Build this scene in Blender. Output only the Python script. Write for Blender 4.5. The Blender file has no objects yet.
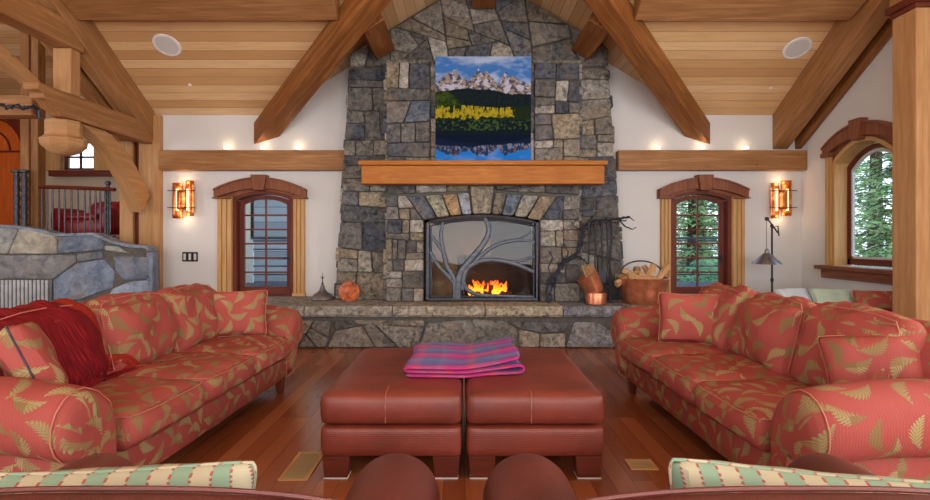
import bpy, bmesh, math, random
from mathutils import Vector, Matrix, noise
from mathutils.bvhtree import BVHTree

SC = bpy.context.scene
COL = SC.collection
EYE, F = 1.5, 540.0

# ------------------------------------------------------------------ camera, sky, added fill lamps, exposure
cd = bpy.data.cameras.new('camera'); cam = bpy.data.objects.new('camera', cd); COL.objects.link(cam)
cam.location = (0, 0, EYE); cam.rotation_euler = (math.pi/2, 0, 0)
cd.sensor_width = 36; cd.lens = 36*F/930; cd.shift_x = 1/930; cd.shift_y = -10/930
cd.clip_start = 0.05; cd.clip_end = 300
SC.camera = cam

w = bpy.data.worlds.new('sky'); SC.world = w; w.use_nodes = True
wn = w.node_tree; bg = wn.nodes['Background']
tc = wn.nodes.new('ShaderNodeTexCoord'); sp = wn.nodes.new('ShaderNodeSeparateXYZ'); cr = wn.nodes.new('ShaderNodeValToRGB')
wn.links.new(tc.outputs['Generated'], sp.inputs[0]); wn.links.new(sp.outputs['Z'], cr.inputs[0]); wn.links.new(cr.outputs[0], bg.inputs[0])
cr.color_ramp.elements[0].color = (0.80, 0.86, 0.95, 1); cr.color_ramp.elements[1].color = (0.42, 0.60, 0.95, 1)
cr.color_ramp.elements[0].position = 0.05
bg.inputs[1].default_value = 2.0

def area(name, loc, rot, sx, sy, power, col=(1, 1, 1)):
    l = bpy.data.lights.new(name, 'AREA'); l.shape = 'RECTANGLE'; l.size = sx; l.size_y = sy; l.energy = power; l.color = col
    o = bpy.data.objects.new(name, l); COL.objects.link(o); o.location = loc; o.rotation_euler = rot
    return o
R = math.radians
# added fill lamps behind the camera and along both sides; the walls there are windowless
area('added_fill_rear', (0.0, -3.8, 2.7), (R(90), 0, 0), 9.5, 4.2, 600, (0.93, 0.96, 1.0))
area('added_fill_left', (-12.0, 2.0, 2.6), (0, R(-90), 0), 3.6, 6.5, 260, (0.95, 0.97, 1.0))
area('added_fill_right', (5.38, 1.2, 2.3), (0, R(90), 0), 2.6, 4.5, 170, (0.95, 0.97, 1.0))
SC.view_settings.view_transform = 'Standard'; SC.view_settings.look = 'None'
SC.view_settings.gamma = 1; SC.view_settings.use_curve_mapping = False
SC.view_settings.exposure = 0.55

# ------------------------------------------------------------------ helpers
def X(px, Y): return (px-464)/F*Y
def Z(py, Y): return EYE+(240-py)/F*Y

def tag(o, label=None, cat=None, group=None, kind=None):
    if label: o['label'] = label
    if cat: o['category'] = cat
    if group: o['group'] = group
    if kind: o['kind'] = kind
    return o

def empty(name, loc=(0, 0, 0), rz=0):
    o = bpy.data.objects.new(name, None); COL.objects.link(o)
    o.location = loc; o.rotation_euler = (0, 0, rz); o.empty_display_size = 0.1
    return o

class MB:
    def __init__(s):
        s.v = []; s.f = []; s.uv = []; s.c = []
    def add(s, vs, fs, uvs=None, col=None, M=None):
        n = len(s.v)
        for p in vs:
            p = Vector(p)
            s.v.append(M @ p if M else p)
        for i, f in enumerate(fs):
            s.f.append(tuple(n+k for k in f)); s.uv.append(uvs[i] if uvs else None); s.c.append(col)
        return s
    def box(s, x0, x1, y0, y1, z0, z1, M=None, col=None, taper=None):
        if x0 > x1: x0, x1 = x1, x0
        if y0 > y1: y0, y1 = y1, y0
        if z0 > z1: z0, z1 = z1, z0
        vs = [(x0,y0,z0),(x1,y0,z0),(x1,y1,z0),(x0,y1,z0),(x0,y0,z1),(x1,y0,z1),(x1,y1,z1),(x0,y1,z1)]
        if taper:
            cx, cy = (x0+x1)/2, (y0+y1)/2
            for i in range(4):
                a = vs[i]; vs[i] = (cx+(a[0]-cx)*taper, cy+(a[1]-cy)*taper, a[2])
        fs = [(0,3,2,1),(4,5,6,7),(0,1,5,4),(1,2,6,5),(2,3,7,6),(3,0,4,7)]
        d = (x1-x0, y1-y0, z1-z0); la = d.index(max(d)); ox, oy = random.random()*7, random.random()*7
        uvs = []
        for f in fs:
            ps = [vs[i] for i in f]
            ex = [max(p[k] for p in ps)-min(p[k] for p in ps) for k in range(3)]
            ax = sorted(range(3), key=lambda k: -(ex[k]+(100 if k == la and ex[k] > 1e-6 else 0)))[:2]
            uvs.append([(p[ax[0]]+ox, p[ax[1]]+oy) for p in ps])
        return s.add(vs, fs, uvs, col, M)
    def beam(s, p0, p1, wd, ht, up=(0, 0, 1)):
        p0, p1 = Vector(p0), Vector(p1); d = (p1-p0); L = d.length; d.normalize()
        sd = d.cross(Vector(up)).normalized(); u = sd.cross(d).normalized()
        M = Matrix((( d.x, sd.x, u.x, p0.x), (d.y, sd.y, u.y, p0.y), (d.z, sd.z, u.z, p0.z), (0, 0, 0, 1)))
        return s.box(0, L, -wd/2, wd/2, -ht/2, ht/2, M)
    def tube(s, pts, rad, n=8, caps=True, flat=1.0):
        pts = [Vector(p) for p in pts]; m = len(pts)
        rs = rad if isinstance(rad, (list, tuple)) else [rad]*m
        prev = None; vs = []; fs = []; uvs = []; acc = 0
        us = []
        for i, p in enumerate(pts):
            t = (pts[min(i+1, m-1)]-pts[max(i-1, 0)])
            if t.length < 1e-9: t = Vector((0, 0, 1))
            t.normalize()
            if prev is None:
                a = Vector((0, 0, 1)) if abs(t.z) < 0.9 else Vector((1, 0, 0))
                nrm = t.cross(a).normalized()
            else:
                nrm = (prev-t*prev.dot(t))
                nrm = nrm.normalized() if nrm.length > 1e-6 else t.orthogonal().normalized()
            prev = nrm; b = t.cross(nrm)
            if i: acc += (p-pts[i-1]).length
            us.append(acc)
            for k in range(n):
                a = 2*math.pi*k/n
                vs.append(p+(nrm*math.cos(a)*flat+b*math.sin(a))*rs[i])
        for i in range(m-1):
            for k in range(n):
                k2 = (k+1) % n
                fs.append((i*n+k, i*n+k2, (i+1)*n+k2, (i+1)*n+k))
                r = max(rs[i], 0.01)*2*math.pi/n
                uvs.append([(us[i], k*r), (us[i], (k+1)*r), (us[i+1], (k+1)*r), (us[i+1], k*r)])
        if caps:
            fs.append(tuple(range(n-1, -1, -1))); uvs.append([(0, 0)]*n)
            fs.append(tuple((m-1)*n+k for k in range(n))); uvs.append([(0, 0)]*n)
        return s.add(vs, fs, uvs)
    def lathe(s, prof, c=(0, 0, 0), n=24, M=None, col=None):
        vs = []; fs = []; m = len(prof)
        for r, z in prof:
            for k in range(n):
                a = 2*math.pi*k/n
                vs.append((c[0]+max(r, 1e-4)*math.cos(a), c[1]+max(r, 1e-4)*math.sin(a), c[2]+z))
        for i in range(m-1):
            for k in range(n):
                k2 = (k+1) % n
                fs.append((i*n+k, i*n+k2, (i+1)*n+k2, (i+1)*n+k))
        fs.append(tuple(range(n-1, -1, -1))); fs.append(tuple((m-1)*n+k for k in range(n)))
        return s.add(vs, fs, None, col, M)
    def prism(s, poly, a, b, plane='xz', M=None, col=None):
        # poly of 2D points swept from a to b along the third axis
        def P(p, t):
            return (p[0], t, p[1]) if plane == 'xz' else ((t, p[0], p[1]) if plane == 'yz' else (p[0], p[1], t))
        n = len(poly); vs = [P(p, a) for p in poly]+[P(p, b) for p in poly]
        fs = [tuple(range(n-1, -1, -1)), tuple(range(n, 2*n))]; ex = [max(p[k] for p in poly)-min(p[k] for p in poly) for k in (0, 1)]
        o = random.random()*9
        el = [(math.hypot(poly[i][0]-poly[(i+1) % n][0], poly[i][1]-poly[(i+1) % n][1]), i) for i in range(n)]
        Lm, im = max(el); dx, dy = (poly[(im+1) % n][0]-poly[im][0])/Lm, (poly[(im+1) % n][1]-poly[im][1])/Lm
        if n > 8: dx, dy = (1, 0) if ex[0] >= ex[1] else (0, 1)
        pu = [p[0]*dx+p[1]*dy+o for p in poly]; pv = [-p[0]*dy+p[1]*dx for p in poly]
        uvs = [[(pu[i], pv[i]) for i in range(n-1, -1, -1)], list(zip(pu, pv))]
        longax = abs(b-a) > Lm; acc = 0
        for i in range(n):
            j = (i+1) % n; fs.append((i, j, n+j, n+i)); L = el[i][0]
            if longax: uvs.append([(a+o, acc), (a+o, acc+L), (b+o, acc+L), (b+o, acc)])
            else:
                u0, u1 = pu[i], pu[j]
                if abs(u1-u0) < L*0.5: uvs.append([(a+o, pv[i]), (a+o, pv[j]), (b+o, pv[j]), (b+o, pv[i])])
                else: uvs.append([(u0, a), (u1, a), (u1, b), (u0, b)])
            acc += L
        return s.add(vs, fs, uvs, col, M)
    def grid(s, fn, nu, nv, closed_u=False, uvf=None, col=None):
        vs = []; fs = []; uvs = []
        for j in range(nv+1):
            for i in range(nu+1): vs.append(fn(i/nu, j/nv))
        W = nu+1
        for j in range(nv):
            for i in range(nu):
                fs.append((j*W+i, j*W+i+1, (j+1)*W+i+1, (j+1)*W+i))
                if uvf: uvs.append([uvf(i/nu, j/nv), uvf((i+1)/nu, j/nv), uvf((i+1)/nu, (j+1)/nv), uvf(i/nu, (j+1)/nv)])
        return s.add(vs, fs, uvs if uvf else None, col)
    def build(s, name, m, parent=None, loc=None, smooth=True, bev=0, recalc=True, sub=0, ang=38, world=None):
        me = bpy.data.meshes.new(name)
        me.from_pydata([tuple(v) for v in s.v], [], s.f)
        hascol = any(c is not None for c in s.c)
        if hascol: me.color_attributes.new('tint', 'FLOAT_COLOR', 'CORNER')
        me.uv_layers.new(name='UVMap')
        uvl = me.uv_layers['UVMap']; ca = me.color_attributes['tint'] if hascol else None
        for pi, p in enumerate(me.polygons):
            u = s.uv[pi]; nn = p.normal
            ax = max(range(3), key=lambda k: abs(nn[k]))
            for q, li in enumerate(p.loop_indices):
                if u: uvl.data[li].uv = u[q]
                else:
                    c = me.vertices[me.loops[li].vertex_index].co
                    uvl.data[li].uv = (c.y, c.z) if ax == 0 else ((c.x, c.z) if ax == 1 else (c.x, c.y))
                if hascol: ca.data[li].color = (*(s.c[pi] or (0.5, 0.5, 0.5)), 1)
        if recalc:
            bm = bmesh.new(); bm.from_mesh(me); bmesh.ops.recalc_face_normals(bm, faces=bm.faces); bm.to_mesh(me); bm.free()
        if smooth:
            me.polygons.foreach_set('use_smooth', [True]*len(me.polygons))
            me.set_sharp_from_angle(angle=R(ang))
        me.materials.append(m)
        o = bpy.data.objects.new(name, me); COL.objects.link(o)
        if parent is not None:
            o.parent = parent
            if world is None: world = True
            if world:
                chain = Matrix.Identity(4); q = parent; ms = []
                while q: ms.append(q.matrix_parent_inverse @ q.matrix_basis if q.parent else q.matrix_basis.copy()); q = q.parent
                for k in reversed(ms): chain = chain @ k
                o.matrix_parent_inverse = chain.inverted()
        if loc: o.location = loc
        if bev:
            b = o.modifiers.new('bevel', 'BEVEL'); b.width = bev; b.segments = 2; b.limit_method = 'ANGLE'; b.angle_limit = R(40)
        if sub:
            b = o.modifiers.new('sub', 'SUBSURF'); b.levels = sub; b.render_levels = sub
        return o

def copy_tree(o, parent=None):
    c = o.copy(); COL.objects.link(c)
    if parent is not None: c.parent = parent
    for ch in [k for k in bpy.data.objects if k.parent == o]: copy_tree(ch, c)
    return c

# ------------------------------------------------------------------ materials
def lin(c): return tuple(((x/255)/12.92 if x/255 <= 0.04045 else ((x/255+0.055)/1.055)**2.4) for x in c)
class NT:
    def __init__(s, name, rough=0.6, spec=0.4, **kw):
        s.m = bpy.data.materials.new(name); s.m.use_nodes = True; s.t = s.m.node_tree; s.b = s.t.nodes['Principled BSDF']
        s.b.inputs['Roughness'].default_value = rough; s.b.inputs['Specular IOR Level'].default_value = spec
        for k, v in kw.items(): s.b.inputs[k.replace('_', ' ')].default_value = v
    def n(s, t, **kw):
        x = s.t.nodes.new('ShaderNode'+t)
        for k, v in kw.items(): setattr(x, k, v)
        return x
    def put(s, sock, v):
        if hasattr(v, 'is_output') or isinstance(v, bpy.types.NodeSocket): s.t.links.new(v, sock)
        elif isinstance(v, (tuple, list)) and len(v) == 3 and len(sock.default_value) == 4: sock.default_value = (*v, 1)
        else: sock.default_value = v
    def math(s, op, a, b=None, c=None, clamp=False):
        x = s.n('Math', operation=op); x.use_clamp = clamp; s.put(x.inputs[0], a)
        if b is not None: s.put(x.inputs[1], b)
        if c is not None: s.put(x.inputs[2], c)
        return x.outputs[0]
    def mix(s, f, a, b, mode='MIX'):
        x = s.n('Mix', data_type='RGBA', blend_type=mode); s.put(x.inputs[0], f); s.put(x.inputs[6], a); s.put(x.inputs[7], b)
        return x.outputs[2]
    def coord(s, which='Object', scale=(1, 1, 1), rot=(0, 0, 0)):
        x = s.n('TexCoord'); mp = s.n('Mapping'); mp.inputs['Scale'].default_value = scale; mp.inputs['Rotation'].default_value = rot
        s.t.links.new(x.outputs[which], mp.inputs[0]); return mp.outputs[0]
    def noise(s, co, scale, det=4, rough=0.55, dist=0):
        x = s.n('TexNoise'); s.put(x.inputs['Vector'], co); x.inputs['Scale'].default_value = scale; x.inputs['Detail'].default_value = det
        x.inputs['Roughness'].default_value = rough; x.inputs['Distortion'].default_value = dist; return x.outputs['Fac']
    def ramp(s, f, stops):
        x = s.n('ValToRGB'); s.put(x.inputs[0], f); e = x.color_ramp.elements
        while len(e) < len(stops): e.new(0.5)
        for i, (p, c) in enumerate(stops): e[i].position = p; e[i].color = (*c, 1)
        return x.outputs[0]
    def bump(s, h, strength=0.3, dist=0.01):
        x = s.n('Bump'); x.inputs['Strength'].default_value = strength; x.inputs['Distance'].default_value = dist; s.put(x.inputs['Height'], h)
        s.t.links.new(x.outputs[0], s.b.inputs['Normal'])
    def base(s, c): s.put(s.b.inputs['Base Color'], c); return s.m

def flat(name, rgb, rough=0.5, metal=0.0, spec=0.4, var=0.06, sc=8):
    t = NT(name, rough, spec, Metallic=metal); c = lin(rgb)
    nz = t.noise(t.coord(), sc, 3)
    return t.base(t.ramp(nz, [(0.3, tuple(x*(1-var*2) for x in c)), (0.7, tuple(min(1, x*(1+var)) for x in c))]))
def wood(name, a, b, rough=0.42, su=0.7, sv=9, knots=True):
    t = NT(name, rough+0.1, 0.22)
    co = t.coord('UV', (su, sv, 1)); g = t.noise(co, 2.2, 6, 0.62, 0.6); fine = t.noise(t.coord('UV', (su*3, sv*9, 1)), 4, 2)
    big = t.noise(t.coord('UV', (0.5, 1.6, 1)), 1.6, 2)
    c = t.ramp(t.math('ADD', t.math('MULTIPLY', g, 0.75), t.math('MULTIPLY', big, 0.25)), [(0.32, lin(b)), (0.52, lin(tuple((x+y)/2 for x, y in zip(a, b)))), (0.66, lin(a))])
    c = t.mix(t.math('MULTIPLY', fine, 0.22), c, tuple(x*0.6 for x in lin(b)))
    if knots:
        v = t.n('TexVoronoi', feature='F1'); t.put(v.inputs['Vector'], t.coord('UV', (0.8, 1.7, 1))); v.inputs['Scale'].default_value = 1.5
        k = t.math('LESS_THAN', t.math('ADD', v.outputs['Distance'], t.math('MULTIPLY', g, 0.04)), 0.055)
        c = t.mix(t.math('MULTIPLY', k, 0.55), c, tuple(x*0.25 for x in lin(b)))
    t.bump(g, 0.12, 0.004)
    return t.base(c)
def planks(name, pal, pw, plen, rough, rot=0, mortar=0.006, gloss=0.4, dark=(60, 40, 25), grain=0.35):
    t = NT(name, rough, gloss)
    co = t.coord('UV', (1, 1, 1), (0, 0, rot))
    br = t.n('TexBrick'); t.put(br.inputs['Vector'], co)
    br.inputs['Scale'].default_value = 1; br.inputs['Brick Width'].default_value = plen; br.inputs['Row Height'].default_value = pw
    br.inputs['Mortar Size'].default_value = mortar; br.inputs['Mortar Smooth'].default_value = 0.3; br.offset = 0.37; br.offset_frequency = 3
    br.inputs['Color1'].default_value = (0, 0, 0, 1); br.inputs['Color2'].default_value = (1, 1, 1, 1); br.inputs['Mortar'].default_value = (0.5, 0.5, 0.5, 1)
    sx = t.n('SeparateColor'); t.put(sx.inputs[0], br.outputs['Color'])
    rnd = sx.outputs[0]
    mp = t.n('Mapping'); t.put(mp.inputs[0], co); mp.inputs['Scale'].default_value = (0.9, 11, 1)
    off = t.n('CombineXYZ'); t.put(off.inputs[0], t.math('MULTIPLY', rnd, 37.0)); t.put(mp.inputs['Location'], off.outputs[0])
    g = t.noise(mp.outputs[0], 2.0, 6, 0.6, 0.5)
    n = len(pal)
    c = t.ramp(t.math('ADD', t.math('MULTIPLY', rnd, 1-grain), t.math('MULTIPLY', g, grain)), [(0.12+0.76*i/(n-1), lin(p)) for i, p in enumerate(pal)])
    c = t.mix(t.math('MULTIPLY', t.math('SUBTRACT', g, 0.4, clamp=True), 1.2), c, tuple(x*0.55 for x in lin(pal[0])))
    c = t.mix(t.math('MULTIPLY', br.outputs['Fac'], 0.8), c, lin(dark))
    t.bump(t.math('SUBTRACT', t.math('MULTIPLY', g, 0.15), br.outputs['Fac']), 0.3, 0.004)
    return t.base(c)
def emit(name, rgb, st):
    t = NT(name); t.b.inputs['Emission Color'].default_value = (*lin(rgb), 1); t.b.inputs['Emission Strength'].default_value = st
    return t.base(lin(rgb))
def stone_mat(name, sc=13, lo=0.28, hi=2.4):
    t = NT(name, 0.86, 0.25)
    at = t.n('Attribute', attribute_name='tint')
    co = t.coord(); n1 = t.noise(co, sc, 8, 0.74, 0.7); n2 = t.noise(co, 2.7, 3); n3 = t.noise(t.coord('Object', (1, 1, 3)), 30, 5, 0.7)
    c = t.mix(1.0, at.outputs['Color'], t.ramp(n1, [(0.34, (lo, lo, lo*1.1)), (0.46, (1.05, 1.05, 1.05)), (0.66, (hi, hi*.98, hi*.94))]), 'MULTIPLY')
    c = t.mix(t.math('MULTIPLY', t.math('SUBTRACT', n2, 0.5, clamp=True), 2.2), c, lin((158, 140, 118)))
    c = t.mix(t.math('MULTIPLY', t.math('GREATER_THAN', n3, 0.62), 0.5), c, lin((60, 60, 62)))
    t.bump(t.math('ADD', t.math('MULTIPLY', n1, 1.0), t.math('MULTIPLY', n3, 0.4)), 1.0, 0.045)
    return t.base(c)
def fern(name, ground, ground2, leaf, leaf2, scale=4.9):
    t = NT(name, 0.7, 0.18)
    co = t.coord('UV', (1, 1, 1))
    wob = t.noise(co, 3, 2)
    def layer(off, sc):
        mp = t.n('Mapping'); t.put(mp.inputs[0], co); mp.inputs['Location'].default_value = off; mp.inputs['Scale'].default_value = (sc, sc, sc)
        fl_ = t.n('VectorMath', operation='FLOOR'); t.put(fl_.inputs[0], mp.outputs[0]); fr_ = t.n('VectorMath', operation='FRACTION'); t.put(fr_.inputs[0], mp.outputs[0])
        wn_ = t.n('TexWhiteNoise', noise_dimensions='2D'); t.put(wn_.inputs['Vector'], fl_.outputs[0])
        s1 = t.n('SeparateColor'); t.put(s1.inputs[0], wn_.outputs['Color'])
        ctr = t.n('CombineXYZ'); t.put(ctr.inputs[0], t.math('MULTIPLY_ADD', s1.outputs[1], 0.14, 0.43)); t.put(ctr.inputs[1], t.math('MULTIPLY_ADD', s1.outputs[2], 0.14, 0.43))
        d = t.n('VectorMath', operation='SUBTRACT'); t.put(d.inputs[0], fr_.outputs[0]); t.put(d.inputs[1], ctr.outputs[0])
        ro = t.n('VectorRotate', rotation_type='Z_AXIS'); t.put(ro.inputs['Vector'], d.outputs[0])
        t.put(ro.inputs['Angle'], t.math('MULTIPLY', s1.outputs[0], 6.283))
        s2 = t.n('SeparateXYZ'); t.put(s2.inputs[0], ro.outputs[0])
        u = s2.outputs[0]; vv = s2.outputs[1]
        u2 = t.math('MULTIPLY', u, u)
        vb = t.math('ADD', t.math('SUBTRACT', vv, t.math('MULTIPLY', u2, 1.3)), 0.07)
        av = t.math('ABSOLUTE', vb)
        # width: half-ellipse, tapering to the tip, with slanted leaflets cut into the edge
        wid = t.math('MULTIPLY', t.math('SUBTRACT', 1.0, t.math('MULTIPLY', u2, 5.4), clamp=True), 0.175)
        sl = t.math('SINE', t.math('MULTIPLY', t.math('SUBTRACT', u, t.math('MULTIPLY', av, 0.9)), 75.0))
        edge = t.math('MULTIPLY', wid, t.math('ADD', 0.80, t.math('MULTIPLY', sl, 0.24)))
        m = t.math('MULTIPLY', t.math('SUBTRACT', edge, av), 60.0, clamp=True)
        gap = t.math('MULTIPLY', t.math('GREATER_THAN', t.math('MULTIPLY', sl, -1.0), 0.35), 0.6)
        m2 = t.math('MULTIPLY', m, t.math('SUBTRACT', 1.0, gap))
        return m2, s1.outputs[1]
    m, rnd = layer((0, 0, 0), scale); mb, rb = layer((3.5, 1.5, 0), scale)
    m = t.math('MAXIMUM', m, t.math('MULTIPLY', mb, t.math('GREATER_THAN', rb, 0.1)))
    g = t.mix(t.noise(co, 2.2, 2), lin(ground), lin(ground2)); weave = t.noise(t.coord('UV', (18, 90, 1)), 3, 2)
    g = t.mix(t.math('MULTIPLY', weave, 0.25), g, tuple(x*0.6 for x in lin(ground2)))
    lf = t.mix(rnd, lin(leaf), lin(leaf2))
    c = t.mix(t.math('MULTIPLY', m, 0.88), g, lf)
    wav = t.n('TexWave'); t.put(wav.inputs['Vector'], co); wav.inputs['Scale'].default_value = 22; wav.inputs['Distortion'].default_value = 4; wav.inputs['Detail'].default_value = 1
    t.bump(t.math('ADD', t.math('MULTIPLY', wav.outputs['Fac'], 0.35), t.math('MULTIPLY', m, 0.4)), 0.35, 0.006)
    return t.base(c)

M = {}
M['beam'] = wood('honey_timber', (190, 140, 92), (138, 94, 54))
M['beam_light'] = wood('pale_timber', (204, 160, 112), (168, 122, 76))
M['beam_dark'] = wood('amber_timber', (172, 114, 62), (114, 66, 30))
M['post_red'] = wood('red_timber', (184, 122, 80), (146, 86, 50), knots=False)
M['pine'] = wood('pine_trim', (214, 174, 120), (184, 138, 84), 0.4, knots=False)
M['mahog'] = wood('mahogany', (128, 62, 44), (88, 38, 28), 0.32, knots=False)
M['header'] = wood('walnut_header', (156, 98, 68), (114, 66, 44), 0.38, knots=False)
M['mantel'] = wood('mantel_wood', (196, 126, 44), (156, 88, 20), 0.35, 1.6, 14, knots=False)
M['rail'] = wood('cherry_rail', (130, 52, 34), (90, 32, 22), 0.3, knots=False)
M['orange_wood'] = wood('orange_door_wood', (232, 122, 44), (190, 84, 24), 0.35, knots=False)
M['kindling'] = wood('split_kindling', (224, 188, 142), (164, 118, 76), 0.7, 1, 14, knots=False)
M['bark'] = wood('bark', (104, 70, 46), (66, 42, 28), 0.8, 2, 12, knots=False)
M['ceil'] = planks('ceiling_boards', [(196, 146, 96), (216, 172, 118), (230, 190, 138), (242, 210, 162)], 0.16, 7.3, 0.5, 0, 0.004, 0.35, (130, 88, 50), 0.4)
M['floor'] = planks('floor_boards', [(106, 54, 30), (140, 76, 44), (166, 98, 60), (198, 132, 86)], 0.13, 1.9, 0.2, math.pi/2, 0.0015, 0.55, (60, 28, 16), 0.62)
M['wall'] = flat('white_plaster', (214, 212, 208), 0.9, 0, 0.1, 0.01, 3)
M['beige'] = flat('beige_plaster', (200, 184, 160), 0.9, 0, 0.1, 0.02, 3)
M['stone'] = stone_mat('field_stone')
M['mortar'] = flat('mortar', (96, 92, 86), 0.95, 0, 0.1, 0.15, 20)
M['slab'] = stone_mat('slab_stone'); M['stone_calm'] = stone_mat('blue_field_stone', 6, 0.65, 1.7)
M['iron'] = flat('wrought_iron', (84, 88, 96), 0.45, 0.6, 0.5, 0.25, 30)
M['iron_dark'] = flat('black_iron', (58, 60, 68), 0.5, 0.5, 0.4, 0.2, 30)
M['black'] = flat('black', (18, 17, 17), 0.6)
M['soot'] = flat('sooty_brick', (46, 40, 36), 0.9)
M['firebrick'] = flat('beige_firebrick', (128, 112, 88), 0.8, 0, 0.2, 0.15, 5)
M['copper'] = flat('copper', (222, 142, 104), 0.36, 0.75, 0.5, 0.14, 12)
M['pewter'] = flat('pewter', (140, 140, 140), 0.35, 0.8, 0.5, 0.1, 10)
M['dish'] = flat('orange_dish', (186, 92, 44), 0.5, 0.2, 0.5, 0.35, 14)
M['white'] = flat('white_plastic', (232, 230, 224), 0.5)
M['grille'] = flat('speaker_grille', (206, 204, 198), 0.7, 0, 0.2, 0.04, 200)
M['fern'] = fern('coral_fern_fabric', (184, 94, 84), (140, 56, 49), (158, 154, 102), (108, 106, 58))
M['piping'] = flat('cream_coral_piping', (186, 110, 88), 0.6)
M['red_leather'] = flat('red_leather', (150, 26, 30), 0.35)
M['tread'] = flat('landing_carpet', (150, 60, 40), 0.9)
M['brass'] = flat('aged_brass', (184, 164, 124), 0.5, 0.1)
M['fabric_green'] = flat('sage_fabric', (172, 190, 170), 0.8)
M['fabric_blue'] = flat('pale_blue_fabric', (196, 206, 210), 0.8)
M['bark_dark'] = flat('tree_bark', (70, 54, 42), 0.9)
M['siding'] = planks('grey_siding', [(150, 158, 166), (176, 182, 188), (196, 200, 204)], 0.22, 6, 0.7, 0, 0.012, 0.2, (70, 76, 84), 0.2)
M['roofing'] = flat('slate_blue_deck', (52, 66, 80), 0.5, 0, 0.3, 0.2, 4)
M['ground'] = flat('garden_ground', (96, 108, 84), 0.95, 0, 0.1, 0.3, 1.5)
M['cladding'] = flat('exterior_cladding', (150, 120, 90), 0.9)

# leather
def leather(name, rgb, rough, grid=False):
    t = NT(name, rough, 0.5); c = lin(rgb); co = t.coord('UV')
    big = t.noise(t.coord(), 3.2, 4)
    col = t.ramp(big, [(0.3, tuple(x*0.68 for x in c)), (0.55, c), (0.75, tuple(min(1, x*1.22) for x in c))])
    if grid:
        br = t.n('TexBrick'); t.put(br.inputs['Vector'], co); br.inputs['Scale'].default_value = 1
        br.inputs['Brick Width'].default_value = 0.022; br.inputs['Row Height'].default_value = 0.013; br.inputs['Mortar Size'].default_value = 0.0028
        br.inputs['Mortar Smooth'].default_value = 0.6
        col = t.mix(t.math('MULTIPLY', br.outputs['Fac'], 0.4), col, tuple(x*0.45 for x in c))
        t.bump(t.math('SUBTRACT', 1.0, br.outputs['Fac']), 0.35, 0.003)
    else:
        v = t.n('TexVoronoi', feature='DISTANCE_TO_EDGE'); t.put(v.inputs['Vector'], t.coord()); v.inputs['Scale'].default_value = 150
        t.bump(t.math('MULTIPLY', v.outputs['Distance'], 4.0, clamp=True), 0.25, 0.002)
    return t.base(col)
M['leather'] = leather('oxblood_leather', (128, 56, 42), 0.38); M['club'] = leather('club_chair_leather', (104, 48, 40), 0.42)
M['leather_grid'] = leather('embossed_leather', (138, 60, 44), 0.38, True)
M['thread'] = flat('leather_seam', (176, 104, 80), 0.6)

# striped cushion
t = NT('striped_ticking', 0.75, 0.2); co = t.coord('UV'); s = t.n('SeparateXYZ'); t.put(s.inputs[0], co)
sx_ = t.math('ADD', s.outputs[0], t.math('MULTIPLY', s.outputs[1], 0.18))
u = t.math('FRACT', t.math('MULTIPLY', sx_, 8.5))
band = t.math('LESS_THAN', u, 0.5)
c = t.mix(band, lin((196, 186, 156)), lin((146, 172, 146)))
near = t.math('LESS_THAN', t.math('ABSOLUTE', t.math('SUBTRACT', t.math('FRACT', t.math('MULTIPLY_ADD', sx_, 17.0, 0.5)), 0.5)), 0.075)
dots = t.math('LESS_THAN', t.math('FRACT', t.math('MULTIPLY', s.outputs[1], 75.0)), 0.55)
c = t.mix(t.math('MULTIPLY', t.math('MULTIPLY', near, dots), 0.85), c, lin((176, 70, 58)))
t.bump(t.noise(co, 300, 1), 0.1, 0.002); M['ticking'] = t.base(c)
# plaid mohair
t = NT('plaid_mohair', 0.95, 0.1); t.b.inputs['Sheen Weight'].default_value = 0.08
co = t.coord('UV'); s = t.n('SeparateXYZ'); t.put(s.inputs[0], co); nz = t.noise(co, 30, 3)
vv = t.math('ADD', s.outputs[1], t.math('MULTIPLY', nz, 0.03)); uu = t.math('ADD', s.outputs[0], t.math('MULTIPLY', nz, 0.03))
c1 = t.ramp(t.math('FRACT', t.math('MULTIPLY', vv, 3.1)), [(0.0, lin((214, 30, 120))), (0.14, lin((232, 70, 110))), (0.24, lin((120, 60, 160))), (0.45, lin((96, 100, 176))), (0.6, lin((80, 140, 168))), (0.78, lin((122, 70, 168))), (0.9, lin((200, 30, 140)))])
c2 = t.ramp(t.math('FRACT', t.math('MULTIPLY', uu, 2.6)), [(0.0, lin((60, 150, 160))), (0.2, lin((150, 60, 160))), (0.45, lin((150, 50, 150))), (0.6, lin((226, 110, 80))), (0.72, lin((70, 130, 170))), (1.0, lin((80, 110, 170)))])
c = t.mix(0.3, c1, c2); c = t.mix(t.math('MULTIPLY', t.noise(co, 120, 2), 0.35), c, lin((120, 20, 90)))
t.bump(t.noise(co, 160, 3), 0.8, 0.008); M['plaid'] = t.base(c)
# maroon chenille
t = NT('maroon_chenille', 0.8, 0.2)
co = t.coord('UV', (1, 1, 1)); s = t.n('SeparateXYZ'); t.put(s.inputs[0], co)
rb = t.math('SINE', t.math('MULTIPLY', s.outputs[0], 260.0)); nz = t.noise(t.coord('UV', (60, 3, 1)), 3, 3)
c = t.ramp(nz, [(0.3, lin((64, 6, 12))), (0.5, lin((110, 10, 20))), (0.7, lin((158, 30, 32)))])
c = t.mix(t.math('GREATER_THAN', s.outputs[0], 0.86), c, t.ramp(nz, [(0.3, lin((100, 18, 14))), (0.65, lin((164, 46, 26)))]))
t.bump(t.math('ADD', t.math('MULTIPLY', rb, 0.3), nz), 0.5, 0.006); M['chenille'] = t.base(c)
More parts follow.
